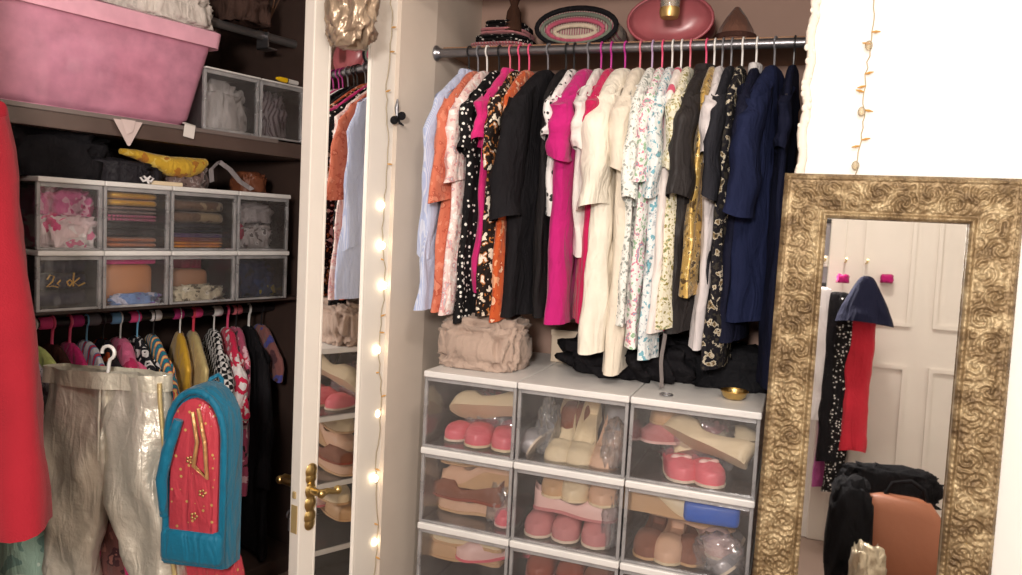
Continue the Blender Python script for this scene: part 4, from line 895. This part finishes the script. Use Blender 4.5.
wg('dress', 'pale gold satin dress hanging under the mustard top', 'dress', .51, 20, .55, cloth('pale_gold', c(206, 186, 130), rough=.4, metal=.2), 'red', True, seed=12, a_hem=.14)
wg('dress', 'black dress with white square spots', 'dress', .59, 22, .85, cloth('black_squares', (.015, .015, .017), 'checks', (c(226, 222, 220),), 60), 'white', seed=13, **ZS)
wg('top', 'crimson and white print top near the dark end of the wardrobe', 'top', .645, 22, .32, cloth('crimson_white', c(216, 40, 80), 'blobs', (c(238, 232, 230), c(236, 220, 220)), 25), 'pink', True, seed=14, **ZS)
wg('dress', 'pink blossom dress below the crimson print top', 'dress', .68, 22, .62, cloth('blossom', c(180, 80, 110), 'blobs', (c(50, 30, 36), c(236, 190, 200), c(210, 50, 80)), 30), 'black', seed=15, a_hem=.17)
wg('jacket', 'black jacket near the end of the wardrobe rail', 'jacket', .735, 18, .85, BLACKC, 'white', True, seed=16, a_hem=.2, sleeve=(.45, .055, .045, .01))
wg('top', 'mauve brown top with blue edge, last on the wardrobe rail', 'top', .79, 14, .24, cloth('mauve_brown', c(140, 90, 86), 'blobs', (c(90, 54, 60), c(80, 80, 150)), 12), 'black', seed=17, a_sh=.17, a_hem=.17)

# silver trousers on a white clip hanger
SIL = cloth('silver_lame', c(214, 208, 194), 'plain', rough=.33, metal=.5, sheen=0)
tp = dep(108, 372, 2.0)
tr_ang = YAW+R_(-8)
trs = empty('trousers', P3(tp), tr_ang, 'silver metallic trousers with gold side seam hanging from wardrobe rail', 'trousers')
def legring(cx, w, z, th, seed, n=30):
    r = []
    for j in range(n):
        p = 2*math.pi*j/n; cc, s2_ = math.cos(p), math.sin(p)
        x = cx+w/2*(abs(cc)**.75*(1 if cc > 0 else -1)); y = th*(abs(s2_)**.8)*(1 if s2_ > 0 else -1)
        y += .022*noise.noise(Vector((x*13, z*8, seed)))+.012*noise.noise(Vector((x*40, z*22, seed)))+.005*math.sin(x*55+z*9+seed)
        r.append((x, y, z))
    return r
hw = .31
for sd in (-1, 1):
    lg = MB(); rg = []
    for k in range(27):
        t = k/26; w = lerp(.172, .195, sm(0, .3, t))-.055*sm(.3, .7, t); cx = sd*lerp(.08, .092, sm(0, .3, t))+(.10 if sd > 0 else -.035)*sm(.26, 1, t)+.02*t
        rg.append(legring(cx, w, -t*.85, .024+.02*sm(0, .3, t), 5+sd, 44))
    lg.rings(rg, True, False).build('leg', SIL, trs, angle=180)
MB().rings([legring(0, .35, z, .038, 3, 60) for z in (.006, .0, -.03, -.036)], True, False).build('waistband', cloth('silver_band', c(208, 202, 184), rough=.45, metal=.4), trs, angle=180)
sp_ = []
for k in range(20):
    t = k/19; w = lerp(.172, .195, sm(0, .3, t))-.055*sm(.3, .7, t); cx = lerp(.08, .092, sm(0, .3, t))+.10*sm(.26, 1, t)+.02*t
    sp_.append((cx+w*.46, -.026-.008*sm(0, .3, t), -.012-t*.83))
MB().tube(sp_, .006, 8).build('side_seam', cloth('gold_piping', c(206, 184, 130), rough=.4, metal=.4), trs)
MB().tube([(.0, -.030, -.03), (.001, -.036, -.12), (.004, -.04, -.22)], .003, 6).build('front_seam', SIL, trs)
h1 = hanger('white', P3(tp+Vector((0, 0, .05))), tr_ang, 'white plastic hanger holding the silver trousers', 'hangers on the wardrobe rail', True)
# pink-edged brown tulle between the legs
tul = MB(); tul.rings([legring(-.005+.015*t, lerp(.05, .17, t), -.25-t*.5, .02, 9) for t in [k/10 for k in range(11)]], True, False)
tu = tul.build('tulle_skirt', cloth('brown_tulle', c(110, 70, 66), 'blobs', (c(150, 100, 90), c(70, 40, 44)), 20), None, loc=P3(tp+fh*.06), rot=(0, 0, tr_ang)); tag(tu, 'brown tulle skirt edged in magenta, seen between the silver trouser legs', 'skirt')
MB().tube([(-.01, -.03, -.25), (-.035, -.03, -.4), (-.04, -.03, -.6), (-.06, -.03, -.75)], .007, 6).build('trim', _mc['cerise'], tu)
MB().tube([(.03, -.03, -.38), (.055, -.03, -.55), (.09, -.03, -.75)], .009, 6).build('trim', _mc['cerise'], tu)

# backpack
bp0 = dep(206, 472, 1.98); ba = YAW-R_(10)
bpk = empty('backpack', P3(bp0), ba, 'teal backpack with shiny coral dotted front hanging from wardrobe rail', 'backpack')
TEAL = cloth('teal_nylon', c(12, 108, 140), rough=.55); CORAL = cloth('coral_sequin', c(186, 66, 78), 'dots', (c(196, 160, 96),), 45, rough=.2, thr=.16, sheen=0)
def arch(w, h, n=12):
    pts = [(-w/2, -h/2), (w/2, -h/2), (w/2, h/2-w*.75)]
    for k in range(1, n): a_ = math.pi*k/n; pts.append((w/2*math.cos(a_), h/2-w*.75+w*.75*math.sin(a_)))
    pts.append((-w/2, h/2-w*.75)); return pts
def archring(w, h, y): return [(x, y, z) for x, z in arch(w, h)]
BW, BH = .165, .46
MB().rings([archring(BW*.9, BH*.94, .045), archring(BW, BH, .03), archring(BW, BH, -.03), archring(BW*.96, BH*.98, -.045)]).build('shell', TEAL, bpk, angle=40)
MB().rings([archring(BW*.8, BH*.88, -.04), archring(BW*.79, BH*.87, -.055), archring(BW*.7, BH*.82, -.062)]).build('front_panel', CORAL, bpk, angle=40)
m = MB(); ap = arch(BW*.93, BH*.95); m.tube([(x, -.05, z) for x, z in ap+[ap[0]]], .009, 8); m.build('piping', TEAL, bpk)
MB().box((-BW*.5, -.072, -BH*.47), (BW*.5, -.03, -BH*.28), .015).build('pocket', TEAL, bpk)
MB().tube([(-.075, -.06, -.1), (-.07, -.08, .0), (-.05, -.085, .08), (-.03, -.075, .15)], [.010, .014, .015, .012], 8).build('strap', TEAL, bpk)
MB().tube([(.0, -.065, .17), (.02, -.075, .1), (.012, -.075, .04), (.045, -.07, .01), (.04, -.075, .1), (.015, -.065, .18)], .005, 6).build('ribbon', cloth('bronze_ribbon', c(186, 140, 90), rough=.35, metal=.4), bpk)
for k, (x, z) in enumerate(((.03, -.03), (-.005, .05), (.01, -.09))):
    b = MB()
    for a_ in range(5): b.ball((x+.007*math.cos(a_*1.256), -.066, z+.007*math.sin(a_*1.256)), .0036, 6, (1, .4, 1))
    b.build('gold_flower', plain('gold_leaf', c(206, 170, 110), .35, .8), bpk)
MB().tube([(-.02, .03, BH*.46), (-.015, .04, BH*.46+.02), (.0, .05, BH*.46+.03), (.015, .04, BH*.46+.02), (.02, .03, BH*.46)], .006, 8).build('grab_loop', TEAL, bpk)
cpk = MB().rings([[(x*.95, y, z) for x, y, z in r] for r in (archring(.2, .34, .02), archring(.21, .35, 0), archring(.2, .34, -.02))]).build('coral_bag', CORAL, None, loc=P3(bp0+Vector((0, 0, -.33))+fh*.03), rot=(0, 0, ba)); tag(cpk, 'shiny coral dotted bag hanging below the teal backpack', 'bag')

# red coat at the left edge
cp = W(S0-.02, -.01, 0); dd_ = -WN
hk = Vector(P3(wd_h))+Vector((math.cos(WROT-R_(90)), math.sin(WROT-R_(90)), 0))*.30+WD*.085; hk.z = 1.63
REDC = plain('red_wool', c(146, 27, 40), .9, bumps=.3, bscale=300, sheen=.1, vary=.06, spec=.2)
garment('coat', 'red wool coat hanging in the foreground at the left edge', 'coat', P3(hk+WD*.03), WROT-R_(90), REDC, .95, a_sh=.17, a_hem=.25, thick=.055, seed=77, sleeve=(.77, .06, .085, .155), sag=.10, foldn=2, collar=REDC)
hanger('black', P3(hk+WD*.03), WROT-R_(90), 'black hanger carrying the red wool coat', None)

# ------------------------------------------------------------------ things behind the camera seen in the mirror
MN = Vector((0, -math.cos(R_(3)), math.sin(R_(3)))); MP = Vector((-.048, 1.853, .002))-Vector((0, .006, 0))
def refl(q): return q-MN*(2*(q-MP).dot(MN))
def mpx(px, py, t): return refl(dep(px, py, t))
T = 3.95
def mg(nm, lab, cat, px, y0, y1, t, mat, ang, **k):
    a = mpx(px, y0, t); b = mpx(px, y1, t)
    garment(nm, lab, cat, P3(a), ang, mat, a.z-b.z, group='garments seen in the tall mirror', **k); return a
a0 = mpx(872, 262, T)
peg = MB().box((a0.x-.35, -.65, a0.z-.03), (a0.x+.12, -.63, a0.z+.03), .004).build('peg_rail', GLOSSW, None, smooth=False); tag(peg, 'white peg rail on the wall seen in the mirror', 'peg rail')
for dx in (-.22, -.12, -.02): MB().tube([(a0.x+dx, -.63, a0.z), (a0.x+dx, a0.y-.02, a0.z-.004), (a0.x+dx, a0.y+.01, a0.z+.01)], .005, 8).build('peg', BRASS, peg)
NAVY2 = cloth('navy_wool', c(26, 28, 48))
mg('cape', 'navy hooded cape seen in the tall mirror over a red dress', 'cape', 868, 264, 322, T-.08, NAVY2, 0, a_sh=.105, a_hem=.125, thick=.07, sag=.14, neck=.03, seed=3)
mg('dress', 'red dress under the navy cape seen in the mirror', 'dress', 864, 285, 450, T, cloth('mirror_red', c(206, 44, 62)), 0, a_sh=.07, a_hem=.06, thick=.04, seed=4)
mg('dress', 'black dress with white dots seen in the mirror beside the red dress', 'dress', 849, 285, 490, T+.02, _mc['black_white_dots'], 0, a_sh=.05, a_hem=.05, thick=.04, seed=5)
mg('jacket', 'black jacket seen in the mirror left of the dotted dress', 'jacket', 841, 280, 460, T+.05, BLACKC, 0, a_sh=.06, a_hem=.05, thick=.05, seed=6)
mg('dress', 'mauve dress seen low in the mirror beside the frame', 'dress', 829, 400, 486, T+.08, cloth('mauve_dress', c(170, 80, 140)), 0, a_sh=.04, a_hem=.05, thick=.03, seed=7)
mg('blouse', 'white blouse seen in the mirror next to the frame', 'blouse', 822, 275, 420, T+.08, cloth('mirror_white', c(226, 220, 220)), 0, a_sh=.06, a_hem=.05, thick=.03, seed=8)
for px_, lab_ in ((843, 'magenta scarf end left of the navy cape, seen in the mirror'), (887, 'magenta scarf end right of the navy cape, seen in the mirror')):
    q = mpx(px_, 277, T+.06); crumple('scarf', lab_, 'scarf', (q.x, q.y, q.z-.03), (.06, .05, .045), _mc['magenta'], px_ % 7, 0, amp=.3, sub=3)
# leather holdall under coats
LEA = plain('brown_hide', c(166, 104, 74), .5, bumps=.3, bscale=30)
ba_ = mpx(905, 560, 3.3); btop = mpx(900, 497, 3.3).z
hold = empty('leather_holdall', (ba_.x, ba_.y, 0), R_(4), 'tan leather holdall under black coats, seen in the tall mirror', 'bag')
m = MB(); rg = []
for z_, w_, d_ in ((0, .17, .09), (.02, .185, .10), (btop*.5, .18, .09), (btop*.85, .155, .07), (btop*.97, .12, .05), (btop, .08, .03)):
    rg.append([(w_*(abs(math.cos(a))**.5)*(1 if math.cos(a) > 0 else -1)+.04*z_/btop*-1, d_*(abs(math.sin(a))**.6)*(1 if math.sin(a) > 0 else -1), z_) for a in [2*math.pi*k/28 for k in range(28)]])
m.rings(rg).build('body', LEA, hold)
MB().tube([(-.10, .0, btop-.02), (-.07, .0, btop+.05), (.0, 0, btop+.07), (.05, 0, btop+.04), (.07, 0, btop-.03)], .009, 8).build('handle', BLACKC, hold)
for lab, px, py, sz, sd, zz_ in (('black coat heaped left of the tan holdall, seen in the mirror', 846, 560, (.17, .2, 0), 91, 0), ('black coat bunched right of the tan holdall, seen in the mirror', 955, 560, (.14, .2, 0), 92, 0)):
    q = mpx(px, py, 3.32); hgt = mpx(px, 478 if sd == 91 else 520, 3.32).z
    crumple('coat', lab, 'coat', (q.x, q.y, 0), (sz[0], sz[1], hgt), cloth('coat_black', (.012, .012, .014)), sd, 0, amp=.22, flat=.9)
q = mpx(890, 500, 3.38)
crumple('coat', 'black coat slung over the top of the tan holdall, seen in the mirror', 'coat', (q.x, q.y-.07, btop-.05), (.40, .12, .15), cloth('coat_black', (.012, .012, .014)), 94, R_(-4), amp=.25)
q = mpx(868, 560, 3.1)
crumple('foil_bag', 'crinkled silver-gold bag before the tan holdall, seen in the mirror', 'bag', (q.x, q.y, 0), (.13, .1, max(.1, mpx(868, 545, 3.1).z)), cloth('foil', c(200, 186, 160), rough=.3, metal=.6), 93, 0, amp=.25)
# dark framed picture seen at the top of the mirror
pa = mpx(838, 252, 4.05)
pic = empty('picture', (pa.x-.005, -.648, pa.z+.0), 0, 'dark framed grey picture seen in the mirror top corner', 'picture')
MB().box((-.1, 0, -.16), (.1, .01, .16)).build('print', plain('grey_print', c(150, 146, 150), .5), pic, smooth=False)
pf = MB()
for a, b in (((-.12, 0, -.18), (.12, .02, -.16)), ((-.12, 0, .16), (.12, .02, .18)), ((-.12, 0, -.16), (-.1, .02, .16)), ((.1, 0, -.16), (.12, .02, .16))): pf.box(a, b, .002)
pf.build('frame', plain('black_frame', (.02, .02, .022), .4), pic, smooth=False)

# ------------------------------------------------------------------ light
LP = (.25, .2, 2.36)
lamp = empty('ceiling_lamp', (LP[0], LP[1], 2.45), 0, 'round flush ceiling lamp lighting the room', 'lamp')
MB().lathe([(.0, 0), (.15, 0), (.15, -.02), (.14, -.028), (0, -.028)], 28).build('base', PLW, lamp)
ld = bpy.data.lights.new('lamp', 'AREA'); ld.shape = 'DISK'; ld.size = .28; ld.energy = 21; ld.color = (1, .9, .8)
lo = bpy.data.objects.new('lamp_light', ld); COL.objects.link(lo); lo.location = (LP[0], LP[1], 2.40)
lo.rotation_euler = (R_(22), R_(-4), 0)
wl = empty('fill_lamp', (-.12, -.64, 1.65), 0, 'unseen fill lamp added behind the viewer', 'lamp')  # unseen lamp added behind the viewer to brighten wardrobe and box contents
MB().box((-.1, -.01, -.1), (.1, .02, .1), .01).build('base', PLW, wl)
ld2 = bpy.data.lights.new('fill_light', 'AREA'); ld2.shape = 'DISK'; ld2.size = .3; ld2.energy = 44; ld2.color = (1, .92, .85)
lo2 = bpy.data.objects.new('fill_light', ld2); COL.objects.link(lo2); lo2.location = (-.12, -.60, 1.65)
lo2.rotation_euler = (R_(80), 0, R_(8))
w = bpy.data.worlds.new('world'); scn.world = w; w.use_nodes = True
w.node_tree.nodes['Background'].inputs[0].default_value = (.9, .88, .9, 1); w.node_tree.nodes['Background'].inputs[1].default_value = .3
vs = scn.view_settings; vs.view_transform = 'Standard'; vs.look = 'None'; vs.gamma = 1; vs.exposure = .22
try: vs.use_curve_mapping = False
except Exception: pass
